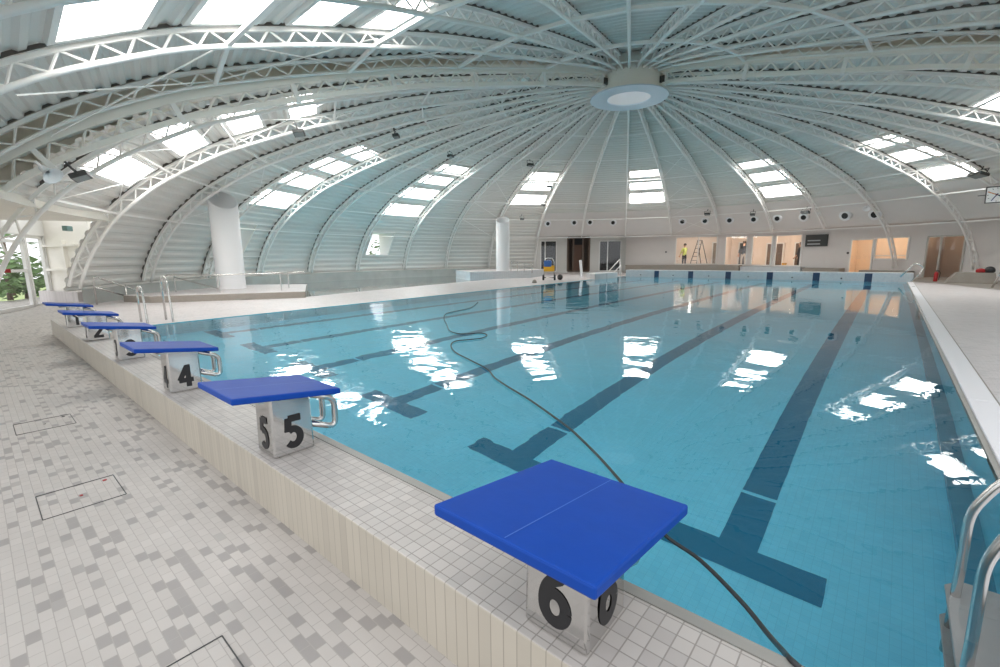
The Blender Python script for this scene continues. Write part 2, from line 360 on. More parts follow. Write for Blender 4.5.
# skylights
STRIP = {-14.55: 'the strip cut off by the upper left corner', -12: 'the strip above the glazed garden door', -9: 'the strip above the near column',
         -6: 'the strip between the two round columns', -3: 'the strip above the far dark doors', 0: 'the strip straight below the roof ring',
         3: 'the strip over the lit far windows', 6: 'the strip beside the wall clock', 9: 'the strip cut off by the right picture edge'}
ORD = {3: ['top', 'middle', 'lowest'], 4: ['top', 'second from top', 'third from top', 'lowest']}
def skylight(k0, k1, n0, ra, rb, label, group):
    s0, s1 = s_of_r(ra), s_of_r(rb); nn = n0+DECK_N
    F = on_front if n0 else on_dome; c = F((k0+k1)/2, (s0+s1)/2, nn)
    t = thing('skylight', label, 'skylight', c, 0, group)
    def P(s, u, n): return F(k0, s, n).lerp(F(k1, s, n), u)
    bm = B()
    loops = []
    w = .09
    du = .035
    for n, i in ((nn-.05, 0), (nn+.10, 0), (nn+.10, 1), (nn-.05, 1)):
        e = w*i; f = du*i
        loops.append([bm.verts.new(P(s0-.03+e, U0-.015+f, n)), bm.verts.new(P(s0-.03+e, U1+.015-f, n)), bm.verts.new(P(s1+.03-e, U1+.015-f, n)), bm.verts.new(P(s1+.03-e, U0-.015+f, n))])
    for a, b in zip(loops, loops[1:]+loops[:1]):
        for j in range(4): bm.faces.new((a[j], a[(j+1) % 4], b[(j+1) % 4], b[j]))
    obj('frame', bm, M['frame_white'], t)
    bm = B(); quad(bm, P(s0+.03, U0+.01, nn+.07), P(s0+.03, U1-.01, nn+.07), P(s1-.03, U1-.01, nn+.07), P(s1-.03, U0+.01, nn+.07))
    obj('pane', bm, M['sky_pane'], t)
for k, lst in SKY.items():
    for i, (a, b) in enumerate(lst):
        skylight(-12.18 if k == -12 else k, k+1, 0, a, b, '%s milky white skylight pane in %s' % (ORD[len(lst)][i], STRIP[k]), 'roof skylights')
for i, (a, b) in enumerate(SKY[6]):
    skylight(9, 10, 0, a, b, '%s milky white skylight pane in %s' % (ORD[3][i], STRIP[9]), 'roof skylights')
for i, (a, b) in enumerate(SKY_FRONT[-14.55]):
    skylight(-14.55, -13.55, FRONT, a, b, '%s bright skylight pane in %s' % (ORD[4][i], STRIP[-14.55]), 'roof skylights')

# ------------------------------------------------------------------ roof: trusses
TD = .31
def truss(k, n0, s0, s1, label, group, step=.50, cr=.048, s_dk=99):
    F = on_front if n0 else on_dome
    t = thing('roof_truss', label, 'roof truss', on_dome(k, (s0+s1)/2, n0), 0, group)
    N = max(4, int((s1-s0)/.4)); td = tdir(k)
    ss = [s0+(s1-s0)*i/N for i in range(N+1)]
    bm = B(); sweep(bm, [F(k, s, n0+.03) for s in ss], cr, 6); obj('bottom_chord', bm, M['steel_white'], t, smooth=True)
    bm = B(); sweep(bm, [F(k, s, n0+TD-.02) for s in ss], .05, 4, up=td); obj('top_chord', bm, M['steel_white'], t)
    bm = B(); s = s0+.1; up = True
    while s+step/2 < s1:
        a = F(k, s, n0+(.05 if up else TD-.03)); b = F(k, s+step/2, n0+(TD-.03 if up else .05)); bar(bm, a, b, .021, 5); up = not up; s += step/2
    obj('web_bars', bm, M['steel_white'], t)
    bm = B(); r0_ = [bm.verts.new(F(k, s, n0+.35)) for s in ss if s < s_dk]; r1_ = [bm.verts.new(F(k, s, n0+.412)) for s in ss if s < s_dk]  # dark strip added over the chord to paint the shade in the sheet gaps
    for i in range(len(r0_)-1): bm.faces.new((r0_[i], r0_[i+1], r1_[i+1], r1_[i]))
    obj('gap_shade_strip', bm, M['gap_shade'], t)
    return t
SN = {-12: 'the strip over the garden door', -9: 'the strip above the near column', -6: 'the strip between both columns', -3: 'the strip over the dark doors',
      0: 'the strip below the roof ring', 3: 'the strip over the lit windows', 6: 'the strip by the clock', 9: 'the strip at the right edge'}
S0 = .95
for k in range(-12, 11):
    b = (k//3)*3; d = k-b
    if d == 0: lab = 'white lattice roof truss at the left edge of %s' % SN[b] if b in SN else ''
    elif d == 1: lab = 'white lattice roof truss at the right edge of %s' % SN[b]
    else: lab = 'white lattice roof truss between plain sheets, second right of %s' % SN[b]
    s1 = S_END-.5
    if -2 < k < 5: s1 = WALL_S+2.05
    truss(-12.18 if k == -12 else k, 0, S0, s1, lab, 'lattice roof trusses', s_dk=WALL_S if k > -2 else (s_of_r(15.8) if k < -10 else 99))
front_labels = {-13.55: 'white lattice truss just below the bright skylights of the upper left corner', -14.55: 'white lattice truss crossing in front of the upper left corner skylights', -15.55: 'white lattice truss topmost in the upper left, above the corner skylights', -16.55: 'white lattice truss running from the roof ring almost straight overhead'}
for k, lab in front_labels.items():
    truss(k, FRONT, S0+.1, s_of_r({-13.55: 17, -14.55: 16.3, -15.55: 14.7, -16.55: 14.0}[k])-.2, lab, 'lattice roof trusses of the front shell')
rl = ['first', 'second', 'third', 'fourth', 'fifth']
for i, k in enumerate((11.65, 12.65, 13.65, 14.65, 15.65)):
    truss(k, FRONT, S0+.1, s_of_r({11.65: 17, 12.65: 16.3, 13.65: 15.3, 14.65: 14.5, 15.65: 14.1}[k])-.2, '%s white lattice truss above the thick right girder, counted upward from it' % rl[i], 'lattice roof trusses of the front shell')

def GD(k, s, n): return on_dome(k, s, n+float(np.interp(prof(s)[0], [12, 13, 14.6, 16.2, 17], [0, .05, .16, .42, .5])))
def girder(k, side, label):
    t = thing('roof_girder', label, 'roof girder', on_dome(k, 8, 0)); s0, s1 = S0, S_END-.5; N = 44; td = tdir(k); ss = [s0+(s1-s0)*i/N for i in range(N+1)]
    bm = B(); sweep(bm, [GD(k, s, .0) for s in ss], .075, 4, up=td); obj('bottom_chord', bm, M['girder'], t)
    bm = B(); s = s0+.1; up = True
    while s+.3 < s1:
        a = GD(k, s, .03 if up else .33); b = GD(k, s+.3, .33 if up else .03); bar(bm, a, b, .026, 5); up = not up; s += .3
    obj('web_bars', bm, M['girder'], t)
    bm = B(); rings = []
    for s in ss:
        rings.append([bm.verts.new(GD(k, s, n)+td*w) for n, w in ((.31, -.10), (.31, .10), (.50, .10), (.50, -.10))])
    for a, b in zip(rings[:-1], rings[1:]):
        for j in range(4): bm.faces.new((a[j], a[(j+1) % 4], b[(j+1) % 4], b[j]))
    bm.faces.new(rings[0]); bm.faces.new(rings[-1][::-1])
    obj('box_beam', bm, M['girder'], t)
    for i in range(0, N, 6):
        bm = B()
        s = ss[i]+.3
        if s > s1: break
        n = dome_normal(k, s); e = (on_dome(k, s+.05, 0)-on_dome(k, s-.05, 0)).normalized()
        frame_box(bm, GD(k, s, 0), td, e, n, (-.09, -.05, -.09), (.09, .05, .38))
        obj('splice_plate', bm, M['steel_white'], t)
    return t
girder(-12.5, -1, 'thick cream girder arching from the left picture edge to the roof ring')
girder(10.6, 1, 'thick cream girder arching from the roof ring to the right picture edge')
def edge_frame(k, kp, label):
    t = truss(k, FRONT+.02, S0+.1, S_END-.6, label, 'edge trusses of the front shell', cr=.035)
    ss = [S0+(S_END-.6-S0)*i/40 for i in range(41)]; bm = B()
    kq = k+(k-kp)*1.0
    rows = [[bm.verts.new(on_dome(kp, s, .36)) for s in ss], [bm.verts.new(on_front(kp, s, .98)) for s in ss], [bm.verts.new(on_front(kq, s, .98)) for s in ss]]
    for j in range(2):
        for i in range(40): bm.faces.new((rows[j][i], rows[j][i+1], rows[j+1][i+1], rows[j+1][i]))
    obj('closing_panel', bm, M['beige_panel'], t)
edge_frame(-12.6, -12.4, 'slim truss on a beige panel just above the thick left girder')
edge_frame(10.7, 10.5, 'slim truss on a beige panel just above the thick right girder')

# ring purlins
def ring(s, n, ks, rad, label, group, n_sides=4):
    bm = B(); pts = [(on_front if n > .4 else on_dome)(k, s, n) for k in ks]
    for a, b in zip(pts[:-1], pts[1:]): bar(bm, a, b, rad, n_sides)
    o = obj('ring_purlin', bm, M['steel_white']); tag(o, label, 'purlin', group)
RN = ['innermost', 'second', 'third', 'fourth', 'fifth', 'lowest']
for i, r in enumerate((4.46, 7.21, 9.86, 12.6, 14.32, 15.77)):
    ks = [-12.18]+list(range(-11, 11))
    ring(s_of_r(r), .12 if i < 4 else .1, ks, .035, '%s ring of thin white purlins on the far trusses, counted from the roof ring' % RN[i], 'purlin rings')
bx = [16.78, 15.65, 14.65, 13.65, 12.65, 11.65, 10.7]
for i, r in enumerate((3.6, 6.6, 9.6)):
    ring(s_of_r(r), FRONT+.06, bx, .055, '%s of the stout white strut arcs above the thick right girder' % ['innermost', 'middle', 'outermost'][i], 'front purlin arcs')
    ring(s_of_r(r), FRONT+.06, [-16.55, -15.55, -14.55, -13.55, -12.6], .055, '%s of the stout white strut arcs above the thick left girder' % ['innermost', 'middle', 'outermost'][i], 'front purlin arcs')
ring(s_of_r(12.4), FRONT+.06, [-15.55, -14.55, -13.55, -12.6], .05, 'white strut run dropping past the upper left corner skylights to the girder', 'front purlin arcs')
# cross bracing
XB = {1: 'right of the strip below the roof ring', -4: 'left of the strip above the far dark doors', -12: 'over the glazed garden door', -10: 'above the handrails by the near column'}
for k, where in XB.items():
    t = thing('wind_bracing', 'thin white crossed bracing rods %s' % where, 'bracing', on_dome(k+.5, 12, .1), 0, 'crossed bracing rods')
    rr = (7.21, 9.86, 12.6, 14.32, 15.77); bm = B()
    for a, b in zip(rr[:-1], rr[1:]):
        bar(bm, on_dome(k, s_of_r(a), .15), on_dome(k+1, s_of_r(b), .15), .012, 4); bar(bm, on_dome(k+1, s_of_r(a), .15), on_dome(k, s_of_r(b), .15), .012, 4)
    obj('rods', bm, M['steel_white'], t)
for kk, lab in ((-13.55, 'left'), (11.65, 'right')):
    t = thing('wind_bracing', 'long crossed white rods between the thick %s girder and the next truss above it' % lab, 'bracing', on_dome(kk, 10, .5), 0, 'crossed bracing rods')
    bm = B(); ke = -12.6 if kk < 0 else 10.7
    for a, b in ((3.6, 6.6), (6.6, 9.6), (9.6, 12.4), (12.4, 15)):
        bar(bm, on_dome(kk, s_of_r(a), FRONT+.04), on_dome(ke, s_of_r(b), FRONT+.06), .016, 4); bar(bm, on_dome(ke, s_of_r(a), FRONT+.06), on_dome(kk, s_of_r(b), FRONT+.04), .016, 4)
    obj('rods', bm, M['steel_white'], t)

# roof ring (hub)
t = thing('roof_ring', 'white drum at the dome apex with a pale blue disc under it', 'roof ring', DC+Vector((0, 0, 6.7)))
bm = B(); lathe(bm, [(1.10, 6.72), (1.12, 6.75), (1.12, 7.55), (1.05, 7.6)], 64, DC, close=True); obj('drum', bm, M['girder'], t, smooth=False)
bm = B(); lathe(bm, [(.74, 6.70), (1.33, 6.70), (1.33, 6.74), (.74, 6.74), (.74, 6.70)], 64, DC, close=True); obj('disc', bm, M['hub_disc'], t)
bm = B(); lathe(bm, [(.74, 6.74), (.80, 7.35)], 48, DC, close=True); obj('lantern_shaft', bm, M['white'], t)
bm = B(); lathe(bm, [(0.0001, 7.36), (.82, 7.36)], 48, DC, close=True); obj('lantern_pane', bm, M['hub_pane'], t)
bm = B()
for j in range(26):
    a = 2*PI*j/26; d = Vector((math.cos(a), math.sin(a), 0)); bar(bm, DC+d*.82+Vector((0, 0, 6.745)), DC+d*.86+Vector((0, 0, 7.3)), .012, 4)
bm.free()
for kk in (-12.5, 10.6):
    bm = B(); d = rdir(kk); frame_box(bm, DC+d*1.16+Vector((0, 0, 7.05)), d, tdir(kk), Vector((0, 0, 1)), (-.04, -.12, -.1), (.12, .12, .1)); obj('girder_bearing', bm, M['grey_dark'], t)
bm = B(); lathe(bm, [(.05, 7.62), (1.6, 7.60), (1.7, 7.3), (1.6, 7.3)], 48, DC, close=True); structure('ceiling', bm, M['deck'])

# ------------------------------------------------------------------ far wall: fascia, wall with openings, annex rooms
RW = 17.3
WK0, WK1 = -2.02, 8.0
bm = B(); rows = []
fp = [prof(WALL_S+x, .28) for x in (-.25, .3, .8, 1.3, 1.8, 2.15)]
ks = [WK0+(WK1-WK0)*i/60 for i in range(61)]
for r, z in fp: rows.append([bm.verts.new(pol(k, r, z)) for k in ks])
rows.append([bm.verts.new(pol(k, RW, fp[-1][1])) for k in ks])
for a, b in zip(rows[:-1], rows[1:]):
    for i in range(60): bm.faces.new((a[i], a[i+1], b[i+1], b[i]))
structure('wall_far_upper', bm, M['plaster'])
OPEN = [(-1.80, -1.44, .15, 2.39), (-1.18, -.69, .15, 2.62), (-.46, .01, .15, 2.34), (1.17, 1.98, .63, 2.50), (2.14, 2.54, .58, 2.45), (2.63, 2.98, .56, 2.42), (3.05, 3.48, .54, 2.40),
        (4.25, 4.57, .12, 2.0), (4.60, 5.05, .94, 2.05), (5.29, 5.74, 0.0, 2.02)]
def arc_wall(bm, R, k0, k1, z0, z1, openings=(), dk=.25):
    openings = [o for o in openings if o[0] > k0 and o[1] < k1]
    kk = {k0, k1}; zz = {z0, z1}
    for o in openings: kk |= {o[0], o[1]}; zz |= {o[2], o[3]}
    x = k0
    while x < k1: kk.add(x); x += dk
    kk = sorted(kk); zz = sorted(zz); g = [[bm.verts.new(pol(k, R, z)) for k in kk] for z in zz]
    for i in range(len(zz)-1):
        for j in range(len(kk)-1):
            km, zm = (kk[j]+kk[j+1])/2, (zz[i]+zz[i+1])/2
            if any(o[0] < km < o[1] and o[2] < zm < o[3] for o in openings): continue
            bm.faces.new((g[i][j], g[i][j+1], g[i+1][j+1], g[i+1][j]))
bm = B(); arc_wall(bm, RW, .12, WK1, -.15, 2.95, OPEN); structure('wall_far', bm, M['plaster'])
bm = B(); arc_wall(bm, RW, WK0, .12, -.15, 2.95, OPEN); quad(bm, pol(.12, RW, -.1), pol(.12, RW-1.2, -.1), pol(.12, RW-1.2, 2.75), pol(.12, RW, 2.9)); structure('wall_far', bm, M['plaster_grey'])
# far wall goes on to the right, behind the right deck
bm = B()
pA = pol(8.0, RW, 0); pB = pol(10.3, RW, 0); arc_wall(bm, RW, 8.0, 11.0, -.15, 3.0); structure('wall_right', bm, M['plaster'])
# annex rooms
def room(k0, k1, R1, z0, z1, m, mf):
    bm = B(); arc_wall(bm, R1, k0, k1, z0, z1)
    for k in (k0, k1): quad(bm, pol(k, RW+.02, z0), pol(k, R1, z0), pol(k, R1, z1), pol(k, RW+.02, z1))
    n = 8; 
    for z in (z0, z1):
        for i in range(n):
            a, b = k0+(k1-k0)*i/n, k0+(k1-k0)*(i+1)/n; quad(bm, pol(a, RW+.02, z), pol(b, RW+.02, z), pol(b, R1, z), pol(a, R1, z))
    return structure('wall_annex', bm, m)
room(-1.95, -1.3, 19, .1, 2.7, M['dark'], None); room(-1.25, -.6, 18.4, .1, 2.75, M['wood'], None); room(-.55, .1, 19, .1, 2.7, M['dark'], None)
room(.95, 2.06, 20.2, .3, 2.8, M['annex'], None); room(2.08, 3.75, 20.6, .3, 2.8, M['annex'], None); room(4.1, 5.18, 19.4, .05, 2.6, M['annex_beige'], None); room(5.2, 5.95, 19.2, -.1, 2.6, M['annex_brown'], None)
def lamp(name, loc, power, color=(1, 1, 1), size=.12):
    l = bpy.data.lights.new(name, 'POINT'); l.energy = power; l.color = color; l.shadow_soft_size = size; o = bpy.data.objects.new(name, l); COL.objects.link(o); o.location = loc
lamp('annex_lamp', pol(1.5, 17.75, 2.6), 42, (1, .94, .88)); lamp('annex_lamp', pol(2.5, 17.75, 2.6), 42, (1, .88, .76)); lamp('annex_lamp', pol(3.3, 17.75, 2.6), 42, (1, .86, .72)); lamp('annex_lamp', pol(4.6, 17.75, 2.4), 32, (1, .86, .7)); lamp('annex_lamp', pol(5.5, 17.75, 2.4), 22, (1, .85, .72))
# window and door frames in the openings
def opening_frame(name, o, m, bars_k=(), bars_z=(), w=.07, pane=True, kick=None):
    bm = B(); k0, k1, z0, z1 = o; R = RW-.03
    def vbar(k, ww=w):
        e = tdir(k); frame_box(bm, pol(k, R, 0), e, rdir(k), Vector((0, 0, 1)), (-ww/2, -.03, z0), (ww/2, .05, z1))
    def hbar(z, ww=w):
        n = max(2, int((k1-k0)/.12))
        for i in range(n):
            a, b = pol(k0+(k1-k0)*i/n, R, z), pol(k0+(k1-k0)*(i+1)/n, R, z); d = (b-a); L = d.length; d.normalize()
            frame_box(bm, a, d, d.cross(Vector((0, 0, 1))), Vector((0, 0, 1)), (-.005, -.04, -ww/2), (L+.005, .04, ww/2))
    vbar(k0); vbar(k1); hbar(z0); hbar(z1)
    for k in bars_k: vbar(k)
    for z in bars_z: hbar(z, .05)
    f = structure(name, bm, m)
    if pane:
        bm = B(); n = 4
        for i in range(n):
            a, b = k0+(k1-k0)*i/n, k0+(k1-k0)*(i+1)/n; quad(bm, pol(a, R+.02, z0), pol(b, R+.02, z0), pol(b, R+.02, z1), pol(a, R+.02, z1))
        obj('pane', bm, M['glass'], f)
    return f
f = opening_frame('door_1', OPEN[0], M['frame_white'], bars_k=(-1.70,), pane=True)
opening_frame('door_2', OPEN[1], M['wood'], bars_k=(-1.05, -.83), w=.12, pane=False)
opening_frame('door_3', OPEN[2], M['frame_white'], bars_k=(-.28,), bars_z=(), pane=True)
for i, (o, mm) in enumerate(((OPEN[3], M['frame_white']), (OPEN[4], M['frame_white']), (OPEN[5], M['frame_white']), (OPEN[6], M['frame_white']))):
    opening_frame('window_%d' % (i+1), o, mm, bars_k=(1.62,) if i == 0 else ())
opening_frame('door_4', OPEN[7], M['frame_white'], pane=True)
opening_frame('window_5', OPEN[8], M['frame_white'], bars_z=(1.12,))
opening_frame('door_5', OPEN[9], M['frame_alu'], bars_k=(5.46,), pane=True)
# wooden leaf inside the central recess
bm = B(); o = (-1.03, -.85); quad(bm, pol(o[0], RW+.5, .2), pol(o[1], RW+.5, .2), pol(o[1], RW+.5, 2.1), pol(o[0], RW+.5, 2.1)); structure('door_6', bm, mat('reddish_door_leaf', srgb(112, 82, 66), .5, noise=.15))
bm = B(); quad(bm, pol(-1.05, RW+.55, 2.1), pol(-.83, RW+.55, 2.1), pol(-.83, RW+.55, 2.7), pol(-1.05, RW+.55, 2.7)); structure('trim_1', bm, M['dark'])
# sill band and plinths along the far wall
bm = B(); arc_wall(bm, RW-.06, .12, 4.2, 2.48, 2.56); arc_wall(bm, RW-.06, WK0, .12, 2.62, 2.72); structure('trim_2', bm, M['plaster'])
def arc_bench(name, k0, k1, Ra, Rb, z0, z1, m, label, cat):
    bm = B(); n = max(2, int((k1-k0)/.2)); P = []
    for i in range(n+1):
        k = k0+(k1-k0)*i/n; P.append([bm.verts.new(pol(k, r, z)) for r, z in ((Ra, z0), (Ra, z1), (Rb, z1), (Rb, z0))])
    for a, b in zip(P[:-1], P[1:]):
        for j in range(4): bm.faces.new((a[j], a[(j+1) % 4], b[(j+1) % 4], b[j]))
    bm.faces.new(P[0]); bm.faces.new(P[-1][::-1]); o = obj(name, bm, m, bevel=.015); return tag(o, label, cat)
arc_bench('stone_bench', .12, 2.48, 16.4, 17.25, -.02, .58, M['stone'], 'long grey brown stone bench under the window with the worker', 'bench')
arc_bench('stone_bench', 2.5, 3.58, 16.5, 17.25, -.02, .5, M['endwall'], 'pale blue tiled bench under the lit windows', 'bench')
arc_bench('stone_bench', 3.6, 4.2, 16.6, 17.25, -.02, .44, M['stone'], 'short brown bench under the black display board', 'bench')
arc_bench('stone_bench', 4.5, 5.18, 16.6, 17.25, -.02, .36, M['stone'], 'brown bench under the peach lit window', 'bench')

# round air nozzles on the fascia
VP = [(548, 226, .2), (574.3, 225, .2), (590, 224.7, .2), (613, 225, .2), (682, 224, .21), (704.5, 223.4, .21), (729, 222.9, .21), (753, 222, .21), (776, 221.2, .21), (802.5, 220.2, .22), (844, 218.6, .25), (873.5, 217.6, .25)]
NW = ['leftmost of four above the far dark doors', 'second of four above the far dark doors', 'third of four above the far dark doors', 'last of four above the far dark doors', 'above the left jamb of the worker window', 'above the middle of the worker window',
      'between the worker window and the lit windows', 'above the first lit window', 'above the middle lit window', 'just left of the black display board, above it', 'above the wall right of the black display board', 'rightmost of the row, by a truss foot']
for i, (x, y, rad) in enumerate(VP):
    k, s = hit_dome(x, y); n = (-rdir(k)-Vector((0, 0, .3))).normalized(); c = on_dome(k, s, .22)
    # hit lies on the inner surface, slide along the sight line to the fascia
    t = thing('air_nozzle', 'round white air nozzle with black mouth, %s' % NW[i], 'air nozzle', c, 0, 'air nozzles on the far fascia')
    rad *= 1.15; R3 = align(n); bm = B(); lathe(bm, [(rad, -.05), (rad, .05), (rad*.86, .09), (rad*.6, .10), (rad*.52, .09), (rad*.5, 0.0)], 28, c, R3, close=True); obj('collar', bm, M['white'], t, smooth=True)
    bm = B(); lathe(bm, [(.0001, .085), (rad*.56, .092)], 24, c, R3, close=True); obj('mouth', bm, M['black'], t)
# display board
def wall_frame(k): return tdir(k), -rdir(k)
k = 3.72; e, nrm = wall_frame(k); c = pol(k, RW, 2.02)
t = thing('display_board', 'black electronic display board with two pale lines, hung on the far wall', 'display board', c)
bm = B(); frame_box(bm, c, e, nrm, Vector((0, 0, 1)), (-.56, .02, -.34), (.56, .16, .34)); obj('casing', bm, M['grey_dark'], t, bevel=.01)
bm = B()
for z in (.0, -.2): frame_box(bm, c, e, nrm, Vector((0, 0, 1)), (-.44, .16, z-.03), (.22, .166, z+.03))
obj('text_lines', bm, M['grey_text'], t)
# small dark cameras on the wall
for px, py, lab in ((666, 252, 'between the stone bench and the worker window, on white wall'), (848, 253, 'left of the peach lit door')):
    p = at_cyl(px, py, RW-.02); k = k_of(p); bm = B(); lathe(bm, [(.06, 0), (.06, .04), (.03, .07)], 12, p, align(-rdir(k))); tag(obj('wall_sensor', bm, M['grey_dark']), 'small dark round sensor %s' % lab, 'sensor')

# contents of the annex
def person(name, label, base, face, h, pose, clothes, parts):
    """standing figure grown as one skinned surface"""
    R3 = Matrix.Rotation(face, 3, 'Z'); S = h/1.75
    V = {'pel': (0, 0, .95, .125), 'waist': (0, 0, 1.1, .12), 'chest': (0, .0, 1.32, .145), 'neck': (0, .0, 1.48, .055), 'chin': (0, .02, 1.56, .06), 'head': (0, .02, 1.66, .098), 'crown': (0, .01, 1.73, .06)}
    E_ = [('pel', 'waist'), ('waist', 'chest'), ('chest', 'neck'), ('neck', 'chin'), ('chin', 'head'), ('head', 'crown')]
    for s, n in ((-1, 'l'), (1, 'r')):
        ar = pose.get(n, [(s*.27, .03, 1.15), (s*.27, .14, .93), (s*.26, .2, .82)])
        V['hip'+n] = (s*.1, 0, .88, .095); V['knee'+n] = (s*.11, .02, .48, .062); V['ank'+n] = (s*.11, -.02, .08, .042); V['toe'+n] = (s*.13, .14, .035, .036)
        V['sh'+n] = (s*.18, 0, 1.41, .062); V['el'+n] = (*ar[0], .045); V['wr'+n] = (*ar[1], .032); V['ha'+n] = (*ar[2], .034)
        E_ += [('pel', 'hip'+n), ('hip'+n, 'knee'+n), ('knee'+n, 'ank'+n), ('ank'+n, 'toe'+n), ('chest', 'sh'+n), ('sh'+n, 'el'+n), ('el'+n, 'wr'+n), ('wr'+n, 'ha'+n)]
        wr = Vector(ar[1]); ha = Vector(ar[2]); d = (ha-wr).normalized(); sd = d.cross(Vector((0, 0, 1))); sd = sd.normalized() if sd.length > .1 else Vector((1, 0, 0))
        for f in range(5):
            off = (f-2)*.02; L = (.05, .085, .095, .085, .065)[f]; a = ha+sd*off*1.2+d*.02; b = ha+sd*off*(1.5 if f else 3.2)+d*L
            V['f%s%d' % (n, f)] = (*b, .010); E_.append(('ha'+n, 'f%s%d' % (n, f)))
    keys = list(V); me = bpy.data.meshes.new(name); me.from_pydata([tuple(R3 @ Vector(V[k][:3])*S) for k in keys], [(keys.index(a), keys.index(b)) for a, b in E_], [])
    o = bpy.data.objects.new(name, me); COL.objects.link(o); md = o.modifiers.new('skin', 'SKIN')
    for i, k in enumerate(keys): me.skin_vertices[0].data[i].radius = (V[k][3]*S, V[k][3]*S*(.75 if k in ('chest', 'waist', 'pel') else 1))
    me.skin_vertices[0].data[0].use_root = True
    sb = o.modifiers.new('sub', 'SUBSURF'); sb.levels = 1; sb.render_levels = 1
    dg = bpy.context.evaluated_depsgraph_get(); m2 = bpy.data.meshes.new_from_object(o.evaluated_get(dg)); o.modifiers.clear(); o.data = m2; bpy.data.meshes.remove(me)
    m2.materials.clear(); ms = [M['skin'], clothes[0], clothes[1], M['rubber']]
    for mm in ms: m2.materials.append(mm)
    for p in m2.polygons:
        z = p.center.z/S; p.use_smooth = True
        q = R3.inverted() @ p.center/S
        hand = min((q-Vector(V['wrl'][:3])).length, (q-Vector(V['wrr'][:3])).length, (q-Vector(V['hal'][:3])).length, (q-Vector(V['har'][:3])).length) < .09
        p.material_index = 0 if (z > 1.47 or hand) else (1 if z > .93 or abs(q.x) > .2 else (2 if z > .09 else 3))
    o.location = base; tag(o, label, 'person')
    bm = B(); bmesh.ops.create_uvsphere(bm, u_segments=14, v_segments=8, radius=.115*S)
    for v in bm.verts: v.co = R3 @ (Vector((v.co.x*.9, v.co.y*1.02, v.co.z*1.05))+Vector((0, -.012*S, 1.675*S)))
    bmesh.ops.delete(bm, geom=[v for v in bm.verts if (R3.inverted() @ v.co).y > .05*S and v.co.z < 1.70*S or v.co.z < 1.6*S], context='VERTS')
    h_ = obj('hair', bm, M['hair'], smooth=True); h_.parent = o
    bm = B()
    for sx in (-.035, .035): bmesh.ops.create_uvsphere(bm, u_segments=8, v_segments=6, radius=.012*S, matrix=Matrix.Translation(R3 @ Vector((sx*S, .108*S, 1.66*S))))
    e_ = obj('eyes', bm, M['black']); e_.parent = o
    bm = B(); lathe(bm, [(.014, 0), (.008, .03)], 8, R3 @ Vector((0, .105*S, 1.625*S)), align(R3 @ Vector((0, 1, -.2)))); n_ = obj('nose', bm, M['skin']); n_.parent = o
    for kind, mm, zr, sc in parts:
        bm = B(); bm.from_mesh(m2)
        bmesh.ops.delete(bm, geom=[v for v in bm.verts if not (zr[0] < v.co.z/S < zr[1]) or abs((R3.inverted() @ v.co).x/S) > .22], context='VERTS')
        for v in bm.verts: v.co.x *= sc; v.co.y *= sc
        for fce in bm.faces: fce.material_index = 0
        w = obj(kind, bm, mm, smooth=True); w.parent = o
    return o
b1 = pol(1.52, 17.9, .3); 
person('person', 'worker in a yellow safety vest standing behind the far window beside a stepladder', pol(1.32, 18.2, .33), math.radians(60), 1.72, {'r': [(.27, .16, 1.15), (.2, .36, 1.12), (.17, .42, 1.12)], 'l': [(-.27, .05, 1.15), (-.26, .16, .95), (-.25, .2, .86)]}, (M['hivis'], M['cloth_dark']), [('vest', M['hivis'], (.97, 1.44), 1.07)])
person('person', 'person in a dark jacket and pale trousers behind the first of the lit windows', pol(2.42, 18.3, .33), math.radians(20), 1.8, {}, (M['cloth_dark'], M['cloth_grey']), [('jacket', M['cloth_dark'], (.85, 1.45), 1.08)])
person('person', 'person in black clothes at the right edge of the last lit window', pol(3.42, 17.75, .2), math.radians(80), 1.75, {}, (M['cloth_dark'], M['cloth_dark']), [('jacket', M['cloth_dark'], (.85, 1.45), 1.08)])
# stepladder
c = pol(1.6, 18.3, .32); e = tdir(1.6); d = rdir(1.7)
t = thing('stepladder', 'dark stepladder standing behind the far window right of the worker', 'ladder', c)
for sy, nm in ((-1, 'front'), (1, 'rear')):
    bm = B()
    for sx in (-.22, .22): bar(bm, c+e*(sx+sy*.42)+d*0.0, c+e*(sx*.6)+Vector((0, 0, 1.95)), .03, 4)
    if sy < 0:
        for i in range(6):
            f_ = (i+1)/7; zc_ = 1.95*f_; w_ = .22*(1-.4*f_); cc = c+e*(-.42*(1-f_))+Vector((0, 0, zc_)); bar(bm, cc-e*w_-d*.02, cc+e*w_-d*.02, .022, 4)
    obj('ladder_side', bm, M['grey_dark'], t)
bm = B(); frame_box(bm, c+Vector((0, 0, 1.95)), e, d, Vector((0, 0, 1)), (-.16, -.14, -.02), (.16, .14, .02)); obj('top_step', bm, M['grey_dark'], t)
